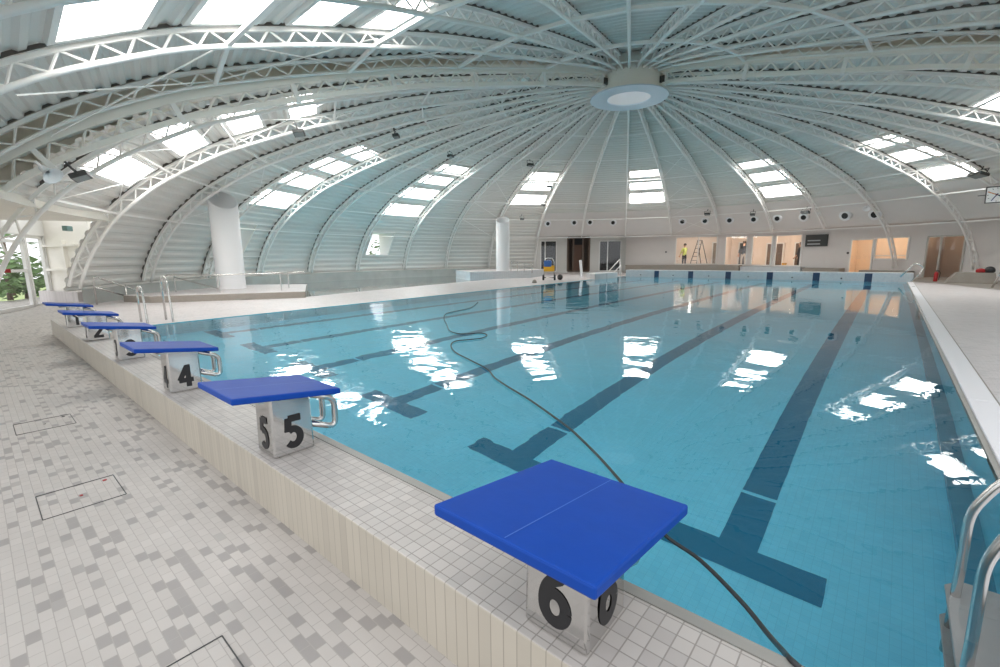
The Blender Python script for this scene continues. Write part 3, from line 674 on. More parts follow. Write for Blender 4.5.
def inner_door(k0, k1, R, z0, z1, m, lab):
    bm = B(); n = -rdir((k0+k1)/2); a, b = pol(k0, R, 0), pol(k1, R, 0); e = (b-a).normalized(); L = (b-a).length
    t = thing('interior_door', lab, 'door', a)
    frame_box(bm, a, e, n, Vector((0, 0, 1)), (0, 0, z0), (L, .05, z1)); obj('leaf', bm, m, t)
    bm = B(); frame_box(bm, a, e, n, Vector((0, 0, 1)), (-.08, 0, z0), (0, .08, z1+.08)); frame_box(bm, a, e, n, Vector((0, 0, 1)), (L, 0, z0), (L+.08, .08, z1+.08)); frame_box(bm, a, e, n, Vector((0, 0, 1)), (-.08, 0, z1), (L+.08, .08, z1+.08)); obj('frame', bm, M['frame_white'], t)
    bm = B(); bar(bm, a+e*(L-.12)+n*.08+Vector((0, 0, z0+1.0)), a+e*(L-.25)+n*.08+Vector((0, 0, z0+1.0)), .015); obj('handle', bm, M['inox'], t)
inner_door(2.22, 2.42, 20.5, .32, 2.05, M['grey_dark'], 'dark door seen through the first lit window')
inner_door(2.68, 2.92, 20.5, .32, 1.95, M['wood'], 'brown door seen through the second lit window')
inner_door(3.12, 3.28, 20.5, .32, 1.95, M['wood'], 'brown door at the back of the third lit window')
inner_door(1.78, 1.9, 20.1, .32, 2.1, M['stone'], 'grey green door seen behind the stepladder')
# warm round-backed chair / yellow bucket behind the last lit window
p = pol(3.18, 17.7, .42); bm = B(); lathe(bm, [(.10, 0), (.14, .28), (.145, .28), (.13, .27), (.09, .01)], 16, p); t = tag(obj('bucket', bm, M['yellow'], smooth=True), 'small orange yellow bucket on the sill behind the last lit window', 'bucket')

# ------------------------------------------------------------------ floors, pool basin and water
ZP, ZD = .173, -.122                         # plinth top, near deck
YA, YB = .910, 1.309                         # near plinth front and pool side
YF = 26.30; XR = .575; D = 1.55
XL0, XL1 = -10.85, -12.45                    # left pool edge at near and far end
def xl(y): return XL0+(XL1-XL0)*(y-YB)/(YF-YB)
bm = B()
quad(bm, (-24, -6, ZD), (5, -6, ZD), (5, YA, ZD), (-24, YA, ZD))
quad(bm, (-24, YA, ZD), (-12.12, YA, ZD), (-12.12, 2.0, .0), (-24, 2.0, .0))
structure('floor', bm, M['floor_near'])
# left and far decks at water level
bm = B()
P2E = [(-15.2, 5.6), (-14.72, 7.3), (-15.74, 11.85), (-17.0, 18.5), (-17.65, 22.5), (-18.3, 24.6), (-20.5, 26.0)]
prismL = [(-12.12, 2.0), (-10.9, 2.0), (xl(2.0), 2.0), (xl(12), 12), (xl(YF-1.6), YF-1.6), (-12.5, 34), (-26, 34), (-22.5, 26.3), (-20.5, 26.0), (-18.3, 24.6), (-17.65, 22.5), (-17.0, 18.5), (-15.74, 11.85), (-14.72, 7.3), (-15.2, 5.6), (-17.3, 3.2), (-24, 2.8), (-24, 2.0)]
vs = [bm.verts.new((p[0], p[1], 0.012)) for p in prismL if not (p[0] == -10.9)]
f = bm.faces.new(vs); bmesh.ops.triangulate(bm, faces=[f])
# edge drop to the water
e1 = [(XL0-.05, YB), (xl(12), 12), (xl(YF-1.6), YF-1.6)]
quad(bm, (-12.12, YB, .012), (XL0, YB, .012), (xl(2.0), 2.0, .012), (-12.12, 2.0, .012))
structure('floor', bm, M['floor_pale'])
bm = B()
quad(bm, (.80, -1, 0.012), (.80, 34, 0.012), (12, 34, 0.012), (12, -1, 0.012)); quad(bm, (.80, -1, .012), (12, -1, .012), (12, -1, ZD), (.8, -1, ZD))
quad(bm, (.80, YF+.5, .0), (.8, 34, .0), (-12.5, 34, .0), (-12.5, YF+.5, .0))
structure('floor', bm, M['floor_pale'])
bm = B(); pts_ = [at_z(900, 280.5, .02), at_z(945, 284, .02), at_z(1000, 290, .02), Vector((12, 21, .02)), Vector((12, 40, .02)), Vector((0.8, 40, .02))]
quad(bm, *[Vector((p.x, p.y, .022)) for p in pts_[:3]], Vector((9, 27, .022)), Vector((6, 34, .022)), Vector((.6, 34, .022))); structure('floor', bm, M['stone'])
# near plinth
bm = B(); prism(bm, [(-12.08, YA), (4.0, YA), (4.0, YB-.045), (-12.08, YB-.045)], ZD-.05, ZP)
for f in bm.faces: f.material_index = 0 if f.normal.z > .5 else 1
bm.normal_update()
for f in bm.faces: f.material_index = 0 if f.normal.z > .5 else 1
structure('trim_3', bm, [M['plinth_top'], M['plinth_face']], bevel=.006)
bm = B(); box(bm, (-4.0, YB-.0225, ZP-.11), (16.2, .045, .224)); structure('trim_4', bm, M['coping_metal'])
# basin
basin = bpy.data.objects.new('pool_basin', None); COL.objects.link(basin); basin['kind'] = 'structure'; basin.location = (-5.5, 14, -D)
bm = B(); quad(bm, (XL0, YB, -D), (XR, YB, -D), (XR, YF, -D), (XL1, YF, -D)); obj('pool_floor', bm, M['pool'], basin)['kind'] = 'structure'
bm = B()
quad(bm, (XL0, YB, -D), (XR, YB, -D), (XR, YB, .0), (XL0, YB, .0)); quad(bm, (XL1, YF, -D), (XR, YF, -D), (XR, YF, 0), (XL1, YF, 0))
quad(bm, (XR, YB, -D), (XR, YF, -D), (XR, YF, .0), (XR, YB, .0)); quad(bm, (XL0, YB, -D), (XL1, YF, -D), (XL1, YF, .01), (XL0, YB, .01))
obj('pool_wall', bm, M['pool_wall'], basin)
bm = B(); box(bm, (XR-.06, (YB+YF)/2, -1.0), (.12, YF-YB, .10)); obj('standing_ledge', bm, M['ledge'], basin)
LX = [-.63-1.937*i for i in range(6)]
for i, x in enumerate(LX):
    bm = B(); z = -D+.004
    quad(bm, (x-.125, 3.31, z), (x+.125, 3.31, z), (x+.125, 3.93, z), (x-.125, 3.93, z)); quad(bm, (x-.125, 3.97, z), (x+.125, 3.97, z), (x+.125, YF-2.0, z), (x-.125, YF-2.0, z))
    quad(bm, (x-.52, 3.06, z), (x+.52, 3.06, z), (x+.52, 3.31, z), (x-.52, 3.31, z)); quad(bm, (x-.52, YF-2.0, z), (x+.52, YF-2.0, z), (x+.52, YF-1.75, z), (x-.52, YF-1.75, z))
    obj('lane_line', bm, M['lane'], basin)
for x in [-5.0, -1.2]: pass
# water
bm = B(); NX = 1
vs = [bm.verts.new(p) for p in ((XL0, YB, 0), (XR, YB, 0), (XR, YF, 0), (XL1, YF, 0))]; bm.faces.new(vs)
w = obj('pool_water', bm, M['water']); w['kind'] = 'structure'
# right edge: grey lip and white overflow grating
bm = B(); box(bm, (XR+.028, (YB+YF)/2, -.03), (.056, YF-YB, .08)); structure('trim_5', bm, M['coping_metal'])
GL = 1.5; y = YB+.02; gi = 0
t = thing('overflow_grating', 'long white overflow grating strip along the right pool edge', 'grating', (.7, 13, 0))
n = 0; edges_ = [YB, 5.4, 9.2, 13.0, 17.5, 20.5, 23.4, YF-.1]
for a, b in zip(edges_[:-1], edges_[1:]):
    bm = B(); box(bm, (.695, (a+b)/2, .012), (.178, b-a-.012, .03)); obj('grating_panel', bm, M['grate'], t, bevel=.004)
bm = B(); box(bm, (.7, 22.6, .0285), (.09, .16, .004)); obj('slot', bm, M['grey_dark'], t)
bm = B(); box(bm, (.792, (YB+YF)/2, .008), (.016, YF-YB, .02)); structure('trim_6', bm, M['stone'])
# far raised end wall
bm = B(); prism(bm, [(-12.35, YF), (XR+.2, YF), (XR+.2, YF+.55), (-12.35, YF+.55)], -.02, .40); bm.normal_update()
for f in bm.faces: f.material_index = 0 if f.normal.z > .5 else 1
structure('wall_pool_end', bm, [M['endtop'], M['endwall']], bevel=.02)
LN = ['in line with block 6', 'in line with block 5', 'in line with block 4', 'in line with block 3', 'in line with block 2', 'in line with block 1']
for i, x in enumerate([-.73-1.937*j for j in range(6)]):
    bm = B(); box(bm, (x, YF-.004, .05), (.27, .012, .62)); tag(obj('lane_target', bm, M['target']), 'navy tiled lane target on the far pool wall, %s' % LN[i], 'lane target', 'navy lane targets')
for i, x in enumerate([-.73-1.937*j-.97 for j in range(6)]):
    bm = B(); lathe(bm, [(.035, 0), (.035, .02), (.012, .05)], 10, (x, YF-.005, .12), align((0, -1, 0))); tag(obj('rope_anchor', bm, M['grey_dark']), 'small dark lane rope anchor on the far pool wall between two navy targets', 'rope anchor', 'rope anchors on the far pool wall')
# near-left end: side plinth of the far steps
bm = B(); prism(bm, [(-12.5, 22.2), (-12.1, 22.0), (-12.2, 24.9), (-13.1, 25.2), (-13.3, 23.2)], -.3, .30); structure('wall_steps', bm, M['endtop'], bevel=.02)

# second pool: water, dark upstand around the dome foot, islands
bm = B()
ring_k = [-10.9]+[k_/4 for k_ in range(-43, -7)]
outer = [pol(k_, 17.06, 0) for k_ in ring_k]
inner = [Vector((-20.5, 26.0, 0)), Vector((-18.3, 24.6, 0)), Vector((-17.65, 22.5, 0)), Vector((-17.0, 18.5, 0)), Vector((-15.74, 11.85, 0)), Vector((-14.72, 7.3, 0)), Vector((-15.2, 5.6, 0)), Vector((-17.3, 3.2, 0))]
poly = [v for v in outer]+inner
def flat(bm, poly, z):
    f = bm.faces.new([bm.verts.new((p.x, p.y, z)) for p in poly]); bmesh.ops.triangulate(bm, faces=[f])
flat(bm, poly, -.03); w2 = obj('pool_water', bm, M['water_calm']); w2['kind'] = 'structure'
b2 = bpy.data.objects.new('splash_pool_basin', None); COL.objects.link(b2); b2['kind'] = 'structure'
bm = B(); flat(bm, poly, -.8); obj('pool_floor', bm, M['pool'], b2)
bm = B()
ip = inner+[]
for a, b in zip(inner[:-1], inner[1:]): quad(bm, (a.x, a.y, -.8), (b.x, b.y, -.8), (b.x, b.y, .012), (a.x, a.y, .012))
obj('pool_wall', bm, M['pool_wall'], b2)
bm = B(); n = 90; P = []
for i in range(n+1):
    k_ = -10.98+(8.95)*i/n; P.append([bm.verts.new(pol(k_, r, z)) for r, z in ((17.04, -.85), (17.04, .46), (17.6, .46))])
for a, b in zip(P[:-1], P[1:]):
    for j in range(2): bm.faces.new((a[j], b[j], b[j+1], a[j+1]))
structure('trim_7', bm, M['plinth_dark'])
isl_front = [at_z(150, 303.5, 0), at_z(306, 298, 0), at_z(307, 291, 0)]
A_, B_, C_ = [Vector((p.x, p.y, 0)) for p in isl_front]
bm = B(); prism(bm, [(A_.x-1.2, A_.y-.4), (A_.x, A_.y), (B_.x, B_.y), (C_.x, C_.y), (-18.5, 9.2), (-20.4, 7.5)], -.8, .22); bm.normal_update()
for f in bm.faces: f.material_index = 0 if f.normal.z > .5 else 1
structure('trim_8', bm, [M['floor_pale'], M['stone']], bevel=.03)
i2 = [at_z(470, 280, 0), at_z(531, 278, 0)]
bm = B(); prism(bm, [(i2[0].x, i2[0].y), (i2[1].x, i2[1].y), (i2[1].x-.9, i2[1].y+2.6), (-20.6, 24.6), (-20.8, 20.0)], -.8, .46); bm.normal_update()
for f in bm.faces: f.material_index = 0 if f.normal.z > .5 else 1
structure('trim_9', bm, [M['floor_pale'], M['endwall']], bevel=.03)

# ------------------------------------------------------------------ round obliquely cut columns (air ducts)
def duct(base, rad, h_low, h_high, lean_dir, label):
    t = thing('ventilation_column', label, 'column', base, 0, 'round ventilation columns')
    n = 40; bm = B(); lo, hi, li, hi2 = [], [], [], []
    for j in range(n):
        a = 2*PI*j/n; d = Vector((math.cos(a), math.sin(a), 0)); c = (1+d.dot(lean_dir))/2; h = h_high+(h_low-h_high)*c
        lo.append(bm.verts.new(Vector(base)+d*rad)); hi.append(bm.verts.new(Vector(base)+d*rad+Vector((0, 0, h)))); hi2.append(bm.verts.new(Vector(base)+d*(rad-.03)+Vector((0, 0, h)))); li.append(bm.verts.new(Vector(base)+d*(rad-.03)+Vector((0, 0, .8))))
    for a, b in ((lo, hi), (hi, hi2), (hi2, li)):
        for j in range(n): bm.faces.new((a[j], a[(j+1) % n], b[(j+1) % n], b[j]))
    o = obj('tube', bm, M['white'], t, smooth=False); 
    for p in o.data.polygons: p.use_smooth = abs(p.normal.z) < .3
    bm = B(); lathe(bm, [(rad+.012, .0), (rad+.012, .05), (rad, .06)], 40, base, close=True); obj('foot_ring', bm, M['white'], t, smooth=True)
c1 = at_z(232, 288.5, .22); d1 = (c1-Vector((0, 0, c1.z))).length
def zat(px_y, c, px_x):   # height over the floor at which point c is seen at row px_y
    dh = math.hypot(c.x, c.y); best = None
    lo_, hi_ = -1, 9
    for _ in range(40):
        m_ = (lo_+hi_)/2; v = np.array([c.x, c.y, m_])-EYE; yy = 333.5-FPX*(v@UP)/(v@FW)
        if yy > px_y: lo_ = m_
        else: hi_ = m_
    return m_
toward = Vector((-c1.x, -c1.y, 0)).normalized()
duct(c1, .46, zat(208.5, c1+toward*.46, 0)-.22, zat(191.5, c1-toward*.46, 0)-.22, (toward+Vector((.3, .2, 0))).normalized(), 'tall white round column with a slanted open top on the near island')
c2 = at_z(503, 271, .5)
rad2 = 6.6/FPX*float((np.array(c2)-EYE)@FW)
tw2 = Vector((-c2.x, -c2.y, 0)).normalized()
duct(c2, rad2, zat(223, c2+tw2*rad2, 0)-.5, zat(217, c2-tw2*rad2, 0)-.5, tw2, 'white round column with a slanted top on the far island')

# ------------------------------------------------------------------ starting blocks
def arc2(cx, cy, rx, ry, a0, a1, n=18):
    return [(cx+rx*math.cos(math.radians(a0+(a1-a0)*i/n)), cy+ry*math.sin(math.radians(a0+(a1-a0)*i/n))) for i in range(n+1)]
DIG = {1: [[(-.16, .28), (.06, .44)], [(.06, .5), (.06, -.5)]],
       2: [arc2(0, .2, .2, .21, 160, -40)+[(-.21, -.42)], [(-.28, -.415), (.28, -.415)]],
       3: [arc2(-.02, .2, .19, .21, 150, -80), arc2(-.02, -.19, .21, .22, 80, -150)],
       4: [[(.1, .5), (.1, -.5)], [(.09, .46), (-.24, -.19)], [(-.27, -.2), (.29, -.2)]],
       5: [[(-.17, .02), (-.13, .44)], [(-.13, .415), (.24, .415)], arc2(-.02, -.17, .21, .25, 128, -140)],
       6: [arc2(0, -.17, .2, .24, 0, 360, 30), [(.12, .46)]+arc2(.16, -.14, .36, .5, 105, 180, 12)]}
def digit_bm(num, h, w=.205, asp=1.0):
    bm = bmesh.new()
    for li, st in enumerate(DIG[num]):
        P = [Vector((x*h*asp, y*h, li*.0006)) for x, y in st]; rows = []
        for i, p in enumerate(P):
            t = (P[min(i+1, len(P)-1)]-P[max(i-1, 0)]).normalized(); nn = Vector((-t.y, t.x, 0))*w*h/2
            rows.append((bm.verts.new(p+nn), bm.verts.new(p-nn)))
        for a, b in zip(rows[:-1], rows[1:]): bm.faces.new((a[0], a[1], b[1], b[0]))
    return bm
def block(x, num, where):
    t = thing('starting_block', 'starting block numbered %d with a blue board on a steel pedestal, %s' % (num, where), 'starting block', (x, 1.07, ZP), 0, 'starting blocks')
    W, Y0, Y1, ZN, ZF, TH = .245, .735, 1.30, .602, .528, .034
    bm = B(); vs = []
    for zt in (0, -TH):
        vs.append([bm.verts.new((x+sx, y, z+zt)) for sx, y, z in ((-W, Y0, ZN), (W, Y0, ZN), (W, Y1, ZF), (-W, Y1, ZF))])
    bm.faces.new(vs[0]); bm.faces.new(vs[1][::-1])
    for j in range(4): bm.faces.new((vs[1][j], vs[1][(j+1) % 4], vs[0][(j+1) % 4], vs[0][j]))
    p = obj('platform', bm, M['blue'], t, bevel=.007)
    bm = B(); quad(bm, (x-.0015, Y0+.008, ZN+.001), (x+.0015, Y0+.008, ZN+.001), (x+.0015, Y1-.008, ZF+.0018), (x-.0015, Y1-.008, ZF+.0018)); obj('seam', bm, M['blue_seam'], p)
    # pedestal: folded sheet box, a touch wider at the foot
    bm = B(); pb, ptop = [], []
    zt = .53
    for sx, sy in ((-1, -1), (1, -1), (1, 1), (-1, 1)):
        pb.append(bm.verts.new((x+sx*.109, 1.075+sy*.116, ZP))); ptop.append(bm.verts.new((x+sx*.102, 1.075+sy*.112, zt)))
    bm.faces.new(pb[::-1]); bm.faces.new(ptop)
    for j in range(4): bm.faces.new((pb[j], pb[(j+1) % 4], ptop[(j+1) % 4], ptop[j]))
    ped = obj('pedestal', bm, M['inox_sheet'], t, bevel=.012)
    bm = B(); box(bm, (x, 1.06, .522), (.3, .34, .014)); obj('support_bracket', bm, M['inox'], t)
    bm = place(digit_bm(num, .185), align((0, -1, 0), (1, 0, 0)), (x, 1.075-.1165, ZP+.13)); obj('number', bm, M['black'], ped)
    bm = place(digit_bm(num, .185), align((1, 0, .012), (0, 1, 0)), (x+.1095, 1.075, ZP+.13)); obj('number', bm, M['black'], ped)
    for sx in (-.075, .075):
        pts = rounded([(x+sx, 1.16, .495), (x+sx, 1.345, .425), (x+sx, 1.345, .245), (x+sx, 1.17, .315)], .05, 6)
        bm = B(); sweep(bm, pts, .0175, 12); obj('grip_handle', bm, M['inox'], t, smooth=True)
for i, (n, wh) in enumerate(((6, 'nearest'), (5, 'second nearest'), (4, 'third nearest'), (3, 'fourth away'), (2, 'last but one'), (1, 'farthest'))):
    block(-.63-1.937*i, n, wh)

# ------------------------------------------------------------------ rails and ladders
def rail(name, lab, cat, tubes, rad=.02, m=None, group=None):
    base = Vector(tubes[0][1][0]); t = thing(name, lab, cat, base, 0, group)
    for nm, pts in tubes:
        bm = B(); sweep(bm, pts, rad, 12); obj(nm, bm, m or M['inox'], t, smooth=True)
    return t
# right foreground ladder, two separate grab rails
def grab(px_w, label):
    w = at_z(px_w[0], px_w[1], 0)
    return w
r1 = at_z(961, 566, 0); r2 = at_z(972, 640, 0)
t = thing('pool_ladder', 'stainless pool ladder with two bent grab rails in the lower right corner', 'pool ladder', (XR-.1, r1.y, 0))
def up_at(c, px_x, px_y, dx):
    """point above ground line x = c.x+dx in the plane y = c.y, at a pixel row"""
    return at_plane(px_x, px_y, (0, c.y, 0), (0, 1, 0))
for c, pk, pe in ((r1, (970, 512), (1000, 483)), (r2, (985, 562), (1000, 545))):
    k_ = up_at(c, *pk, 0); e_ = up_at(c, *pe, 0); d_ = (e_-k_).normalized()
    pts = rounded([(c.x-.005, c.y, -.75), (c.x, c.y, -.02), k_, k_+d_*.16, k_+d_*.34+Vector((.05, 0, -.03)), k_+d_*.36+Vector((.12, 0, -.35)), (k_.x+.42, c.y, .012)], .06, 6)
    bm = B(); sweep(bm, pts, .0165, 14); obj('grab_rail', bm, M['inox'], t, smooth=True)
for i, z in enumerate((-.28, -.55)):
    bm = B(); vs_ = [(r1.x-.03, r2.y-.12), (r1.x-.03, r1.y+.06), (r1.x+.02, r1.y+.12), (XR-.005, r1.y+.12), (XR-.005, r2.y-.12)]; prism(bm, vs_, z-.02, z); obj('tread', bm, M['tread'], t, bevel=.004)
# left pool ladder: two grab rails on the left pool edge
for i, (pb_, top_, lab) in enumerate((((147, 323.5), 291.5, 'left'), ((172.5, 321.5), 281, 'right'))):
    c = at_z(*pb_, 0.012); h = .92 if i else .74
    pts = rounded([(c.x-.45, c.y, .012), (c.x-.48, c.y, h), (c.x-.05, c.y, h), (c.x+.06, c.y, .012), (c.x+.08, c.y, -.6)], .2, 8)
    rail('grab_rail', 'stainless hooped grab rail at the left pool edge, the %s of two' % ('nearer' if i == 0 else 'farther'), 'grab rail', [('hoop', pts)], .021, group='hooped grab rails of the left ladder')
# stair handrail into the second pool at the far left
c = at_z(97, 304.5, .012); q = at_z(136, 296, .15)
def up(p, h): return Vector((p.x, p.y, h))
hz = zat(276, c, 97)
T1 = rounded([up(c, .012), up(c, hz), q+(q-c)*0+Vector((0, 0, .2)), q+(q-c)*.35+Vector((0, 0, -.1))], .13, 8)
T2 = [up(c, hz*.62), c.lerp(q, .75)+Vector((0, 0, .06))]
T3 = [c.lerp(q, .75)+Vector((0, 0, .42)), c.lerp(q, .75)+Vector((0, 0, -.3))]
rail('stair_handrail', 'stainless sloping stair handrail behind block 1', 'handrail', [('top_rail', T1), ('lower_rail', T2), ('post', T3)], .024)
# guard rail round the near island
gp = [at_z(166, 300, .02), at_z(176, 292, .22), at_z(220, 293, .22), at_z(281.5, 290.5, .22), at_z(289, 288, .22), at_z(306, 291.5, .22)]
hh = [zat(275, gp[0], 0), zat(276, gp[1], 0), zat(275, gp[2], 0), zat(273, gp[3], 0), zat(272.5, gp[4], 0), zat(272, gp[5], 0)]
top = [up(p, h) for p, h in zip(gp, hh)]
t = rail('guard_rail', 'long stainless guard rail on the front edge of the near island', 'guard rail', [('top_rail', rounded([gp[0], top[0], top[2], top[3], top[5]], .2, 6))], .022)
for p, h in list(zip(gp, hh))[1:5]:
    bm = B(); bar(bm, up(p, .2), up(p, h), .02, 10); obj('post', bm, M['inox'], t)
bm = B(); bar(bm, up(gp[1], hh[1]*.95), up(gp[2], .35), .018, 8); obj('brace', bm, M['inox'], t)
# water spout of the second pool
c = at_z(304, 280, 0); hz = zat(258, c, 0)
t = thing('water_spout', 'thin swan neck water spout with a dark hood rising from the second pool', 'water spout', c)
bm = B(); sweep(bm, rounded([up(c, -.5), up(c, hz), up(c, hz)+Vector((-.35, -.15, .05)), up(c, hz)+Vector((-.45, -.2, -.1))], .15, 6), .03, 10); obj('pipe', bm, M['inox'], t, smooth=True)
bm = B(); lathe(bm, [(.02, .06), (.16, .0), (.22, -.06)], 16, up(c, hz)+Vector((-.45, -.2, -.08)), close=True); obj('hood', bm, M['grey_dark'], t)
# far island rail
g0, g1 = at_z(511, 271, .46), at_z(532, 273, .46)
t = rail('guard_rail', 'low steel guard rail right of the far round column', 'guard rail', [('top_rail', rounded([g0, up(g0, zat(261, g0, 0)), up(g1, zat(264.5, g1, 0)), g1], .15, 5))], .025)
for f_ in (.33, .66):
    p = g0.lerp(g1, f_); bm = B(); bar(bm, up(p, .46), up(p, zat(261+3.5*f_, p, 0)), .02, 8); obj('post', bm, M['inox'], t)
# far middle steps rails
for i, (a, b) in enumerate((((608.5, 271.5), (620, 259)), ((612, 274.5), (621, 265)))):
    p0 = at_plane(*a, (0, YF-.2, 0), (0, 1, 0)); p1 = at_plane(*b, (0, YF+.6, 0), (0, 1, 0)); rail('handrail', 'white sloping handrail at the far pool steps, %s one' % ('upper' if i == 0 else 'lower'), 'handrail', [('tube', rounded([p0, p1, Vector((p1.x, p1.y, 0.0))], .1, 4))], .03, M['frame_white'], 'handrails of the far pool steps')
p0 = at_plane(582, 271, (0, 23.5, 0), (0, 1, 0)); bm = B(); frame_box(bm, Vector((p0.x, p0.y, .006)), Vector((1, 0, 0)), Vector((0, 1, 0)), Vector((-.12, 0, 1)).normalized(), (-.07, -.05, 0), (.07, .05, zat(260, p0, 0)-.006)); tag(obj('post', bm, M['white'], bevel=.02), 'leaning white post on the small plinth by the far pool steps', 'post')
bpy.data.objects[-1] if False else None
# far right ladder
yq = YF-.3
P_ = lambda x, y, yy=yq: at_plane(x, y, (0, yy, 0), (0, 1, 0))
rail('grab_rail', 'bent stainless grab rail at the far right pool corner', 'grab rail', [('tube', rounded([P_(900, 277), P_(916, 262.5), P_(924, 267), P_(921.5, 272), P_(911, 282)], .3, 6))], .03)
c = at_z(991.8, 288, .012); e_ = at_plane(1006, 264, (c.x, c.y, 0), (0, 1, 0)); rail('handrail', 'stainless handrail leaning in from the right picture edge near the grey bench', 'handrail', [('tube', rounded([c, e_, e_+Vector((.9, 0, 0)), e_+Vector((.95, 0, -.7))], .1, 5))], .03)
# right grey bench with kit and extinguisher
a = at_z(950, 283.5, 0); b = at_z(998, 284.5, 0); d = (b-a); L = d.length; d.normalize(); nrm = Vector((-d.y, d.x, 0)); hb = zat(272.8, a.lerp(b, .5), 0)
bm = B(); vs_ = []
for z, x0, x1, y0, y1 in ((0.02, -.15, L, 0, .7), (hb, .15, L-.1, .08, .7)): vs_.append([bm.verts.new(a+d*x+nrm*y+Vector((0, 0, z))) for x, y in ((x0, y0), (x1, y0), (x1, y1), (x0, y1))])
bm.faces.new(vs_[0][::-1]); bm.faces.new(vs_[1])
for j in range(4): bm.faces.new((vs_[0][j], vs_[0][(j+1) % 4], vs_[1][(j+1) % 4], vs_[1][j]))
tag(obj('stone_bench', bm, M['stone'], bevel=.02), 'grey bench block under the wall at the far right', 'bench')
p = a+d*(L*.82)+nrm*.3+Vector((0, 0, hb)); t = thing('tool_bag', 'small red and black bag lying on the grey bench at the far right', 'bag', p)
bm = B(); bmesh.ops.create_uvsphere(bm, u_segments=14, v_segments=8, radius=.16)
for v in bm.verts: v.co = Vector((v.co.x*1.0, v.co.y*.8, max(v.co.z, -.09)+.09))+p
obj('black_pouch', bm, M['rubber'], t, smooth=True)
bm = B(); bmesh.ops.create_uvsphere(bm, u_segments=14, v_segments=8, radius=.11)
for v in bm.verts: v.co = Vector((v.co.x*1.4, v.co.y*.8, max(v.co.z, -.06)+.06))+p-d*.25
obj('red_pouch', bm, M['red'], t, smooth=True)
c = at_z(935, 281.5, .02); t = thing('fire_extinguisher', 'red fire extinguisher standing on the floor in front of the far right door', 'fire extinguisher', c); S_ = (zat(268.5, c, 0)-.02)/.7
bm = B(); lathe(bm, [(.001, 0), (.085*S_, 0), (.09*S_, .02*S_), (.09*S_, .42*S_), (.07*S_, .48*S_), (.03*S_, .51*S_), (.03*S_, .54*S_)], 18, c); obj('cylinder', bm, M['red'], t, smooth=True)
bm = B(); frame_box(bm, c+Vector((0, 0, .54*S_)), Vector((1, 0, 0)), Vector((0, 1, 0)), Vector((0, 0, 1)), (-.04*S_, -.03*S_, 0), (.12*S_, .03*S_, .07*S_)); obj('valve', bm, M['grey_dark'], t)
bm = B(); sweep(bm, rounded([c+Vector((.06, 0, .56))*S_, c+Vector((.16, 0, .5))*S_, c+Vector((.13, 0, .1))*S_], .06, 5), .016*S_, 8); obj('hose', bm, M['rubber'], t, smooth=True)

# ------------------------------------------------------------------ floating hose
hp = [(800, 668, .175), (789, 658, .175), (783, 651, .10), (768, 634, .03)]
pts = [at_z(x, y, z) for x, y, z in hp]+[at_z(x, y, .012) for x, y in ((740, 600), (700, 560), (665, 535), (640, 505), (622, 483), (600, 458), (580, 438), (565, 425), (530, 400), (510, 388), (495, 378), (487, 369), (470, 360), (455, 352), (451, 345), (456, 341), (470, 339.5), (482, 338), (487, 335), (480, 333), (462, 334), (450, 331), (447, 325), (444, 318), (448, 313), (470, 308), (478, 302))]
def smooth_path(p, n=6):
    out = []
    for i in range(len(p)-1):
        a, b, c, d = p[max(0, i-1)], p[i], p[i+1], p[min(len(p)-1, i+2)]
        for j in range(n):
            t = j/n; out.append(.5*((2*b)+(c-a)*t+(2*a-5*b+4*c-d)*t*t+(3*b-a-3*c+d)*t**3))
    return out+[p[-1]]
bm = B(); sweep(bm, smooth_path(pts), .0085, 8); tag(obj('hose', bm, M['rubber'], smooth=True), 'long dark hose lying in a curve on the water from behind block 6', 'hose')

# pool cleaner trolley
c = at_z(549, 280.5, .012); s_ = (zat(258.5, c, 0))/1.1
view = Vector((-c.x, -c.y, 0)).normalized(); side = view.cross(Vector((0, 0, 1)))
t = thing('cleaner_trolley', 'yellow and blue pool cleaner on a two wheeled trolley at the far left pool edge', 'trolley', c)
bm = B()
for q in (-.25, .25): sweep(bm, rounded([c+side*q*s_+Vector((0, 0, .12*s_)), c+side*q*s_+Vector((0, 0, .95*s_))-view*.1, c+side*q*.6*s_+Vector((0, 0, 1.1*s_))-view*.2], .15, 4), .022*s_, 8)
bar(bm, c+side*-.15*s_+Vector((0, 0, 1.1*s_))-view*.2, c+side*.15*s_+Vector((0, 0, 1.1*s_))-view*.2, .022*s_, 8)
bar(bm, c+side*-.25*s_+Vector((0, 0, .14*s_)), c+side*.25*s_+Vector((0, 0, .14*s_)), .022*s_, 8)
obj('tube_frame', bm, M['inox'], t, smooth=True)
bm = B(); frame_box(bm, c+Vector((0, 0, .62*s_)), side, view, Vector((0, 0, 1)), (-.27*s_, -.1*s_, -.17*s_), (.27*s_, .2*s_, .12*s_)); obj('cleaner_body', bm, M['yellow'], t, bevel=.05)
bm = B(); frame_box(bm, c+Vector((0, 0, .86*s_)), side, view, Vector((0, 0, 1)), (-.12*s_, -.1*s_, -.18*s_), (.26*s_, .24*s_, .14*s_)); obj('cleaner_cover', bm, M['cart_blue'], t, bevel=.06)
for q in (-.28, .28):
    bm = B(); lathe(bm, [(.02, -.05*s_), (.13*s_, -.05*s_), (.15*s_, 0), (.13*s_, .05*s_), (.02, .05*s_)], 18, c+side*q*s_+Vector((0, 0, .15*s_)), align(side)); obj('wheel', bm, M['rubber'], t, smooth=True)
p = at_z(560, 280, .012); bm = B(); lathe(bm, [(.02, -.1), (.12, -.1), (.15, -.04), (.15, .04), (.12, .1), (.02, .1)], 20, p+Vector((0, 0, .15)), align(side+view*.6)); tag(obj('cable_reel', bm, M['rubber'], smooth=True), 'small black cable reel on the deck right of the yellow blue trolley', 'cable reel')
